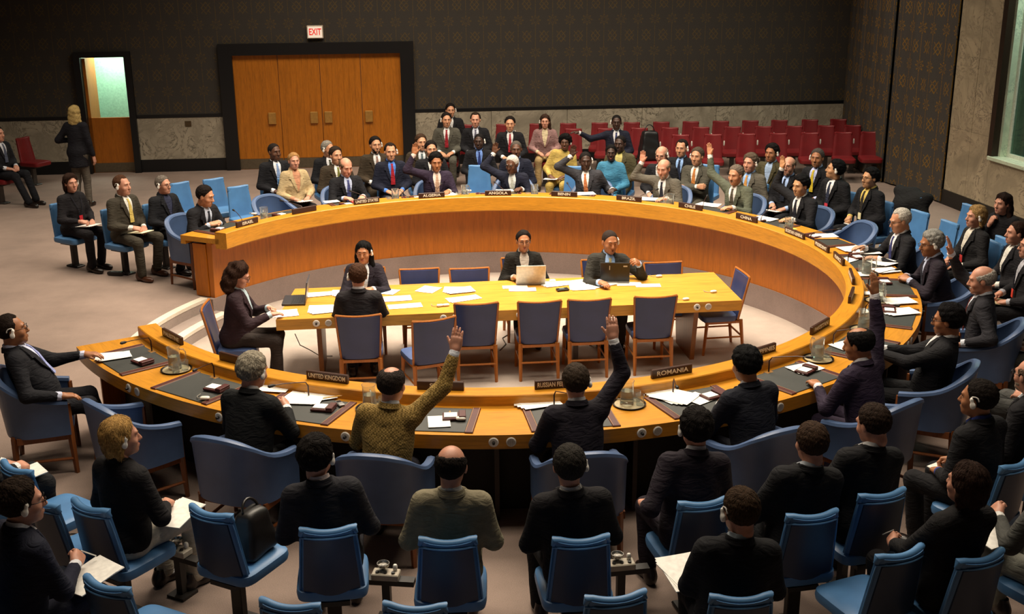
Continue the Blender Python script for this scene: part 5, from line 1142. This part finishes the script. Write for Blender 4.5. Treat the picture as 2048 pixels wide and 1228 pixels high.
# laptops
def face_off(x, y, f, d): return x+d*math.cos(rad(f)), y+d*math.sin(rad(f))
p = at(590, 603, ZI); laptop(p[0], p[1], ZI, 4, -8, '4a4a50', '2a2a2e', 'open dark laptop before the wavy-haired woman on inner table')
p = at(1060, 563, ZI); laptop(p[0], p[1]-.02, ZI, FAR-4, -20, 'b8b0a2', 'a8a094', 'pale grey laptop open before the woman with glasses')
p = at(1228, 559, ZI); laptop(p[0], p[1]-.03, ZI, FAR-10, -12, '141416', '8a8a86', 'black-lidded laptop open before the man in dark suit', True)
# sockets between front chairs
for u, v, f, lab in ((356, 1100, 62, 'beside the blue chair with the handbag'), (772, 1148, 82, 'between the charcoal suit man and the bald man'), (1242, 1128, 98, 'right of the grey-flecked dark-haired man'), (1690, 1080, 115, 'between the chairs at lower right')):
    socket(u, v, f-90, 'socket box with metal dish '+lab)
# bags, coats, folders
def rbox(P, h, zc):
    k = 1-.35*np.clip((P[2])/(2*h[2]), 0, 1); q = [np.abs(P[0])/k-h[0]+.05, np.abs(P[1])/k-h[1]+.05, np.abs(P[2]-zc)-h[2]+.05]
    return np.sqrt(sum(np.maximum(a, 0)**2 for a in q))+np.minimum(np.maximum(np.maximum(q[0], q[1]), q[2]), 0)-.05
def bag(x, y, z, rz, d, label, name='handbag', col='15120f'):
    e = empty(name, (x, y, z), rz); tag(e, label, 'bag')
    V, F = snet(lambda P: rbox(P, (d[0]/2, d[1]/2, d[2]/2), d[2]/2)+wob(P, 26, .006), (-d[0]*.7, -d[1]*.8, -.04), (d[0]*.7, d[1]*.8, d[2]*1.15), .018); V[:, 2] = np.maximum(V[:, 2], .002)
    link('body', mesh('body', V, F, plain(col, .45)), e)
    MB().tube([(d[0]*.24*math.cos(t), .03*math.sin(t), d[2]*.93+d[2]*.28*math.sin(t)) for t in np.linspace(0, PI, 11)], .009, 8).obj('strap', plain(col, .4), e, smooth=True); return e
c = at(415, 1026, .86); bag(c[0]+.30*math.cos(rad(62))+.06, c[1]+.30*math.sin(rad(62))-.02, .455, rad(62), (.30, .20, .30), 'dark leather handbag on the blue chair behind the armchair')
c = at(1290, 270, .87); bag(c[0]+.05, c[1]-.24, .457, .2, (.40, .28, .52), 'black backpack standing on a red chair', 'backpack', '0f0f12')
def coat(u, v, label):
    c = at(u, v, .84); e = empty('draped_coat', (c[0]+.02, c[1]+.02, 0), rad(205)-PI/2); tag(e, label, 'coat')
    def f(P): return smin(smin(cone(P, (-.24, 0, .85), (.22, 0, .86), .09, .085), ell(P, (-.02, .04, .62), (.31, .20, .30)), .08), smin(cone(P, (-.25, .03, .76), (-.40, .16, .46), .08, .06), ell(P, (-.1, .2, .50), (.22, .16, .08)), .06), .06)+wob(P, 18, .014)
    V, F = snet(f, (-.55, -.25, .25), (.5, .45, 1.02), .020); link('cloth', mesh('cloth', V, F, cloth('0e0e10')), e)
coat(1822, 392, 'black coat draped over the back of a blue chair')
c = at(575, 1212, .86); M = TR((c[0]+.08, c[1]+.30, .462), .1); paper(0, 0, 0, 0, .30, .22, 'blue and white folder on the bottom blue chair', 1, '3a52c0', None, .004, M); paper(0, 0, 0, 4, .24, .22, 'white papers on the folder at bottom blue chair', 1, 'e9e6df', None, .0015, M @ Matrix.Translation((-.06, .01, .006)))
c = at(1235, 1196, .86); paper(0, 0, 0, 0, .34, .26, 'dark grey folder on the blue chair at the bottom', 1, '33322e', None, .012, TR((c[0]-.06, c[1]+.36, .462), .35))
MB_ = MB().superell((0, 0, .03), (.24, .07, .06), .6, .5, 14, 8).obj('glasses_case', plain('15100e', .4)); c = at(232, 551, 0); MB_.location = (c[0], c[1], 0); MB_.rotation_euler = (0, 0, -.2); tag(MB_, 'small black case lying on the carpet by the brown shoes', 'case')
# cables under the inner table
def cable(pts, r, label):
    o = MB().tube(pts, r, 6).obj('cable', plain('1c1a18', .5), smooth=True); tag(o, label, 'cable', 'cables under the inner table')
c = [at(u, v, z) for u, v, z in ((590, 668, .2), (600, 690, 0.0), (620, 700, -.15), (640, 712, -.29), (665, 712, -.292))]; cable(c, .005, 'thin black cable trailing below the left end of inner table')
c = [at(u, v, -.292) for u, v in ((1000, 700), (1012, 688), (1005, 676), (1018, 668))]; cable(c, .006, 'coiled cable on the sunken carpet under inner table')
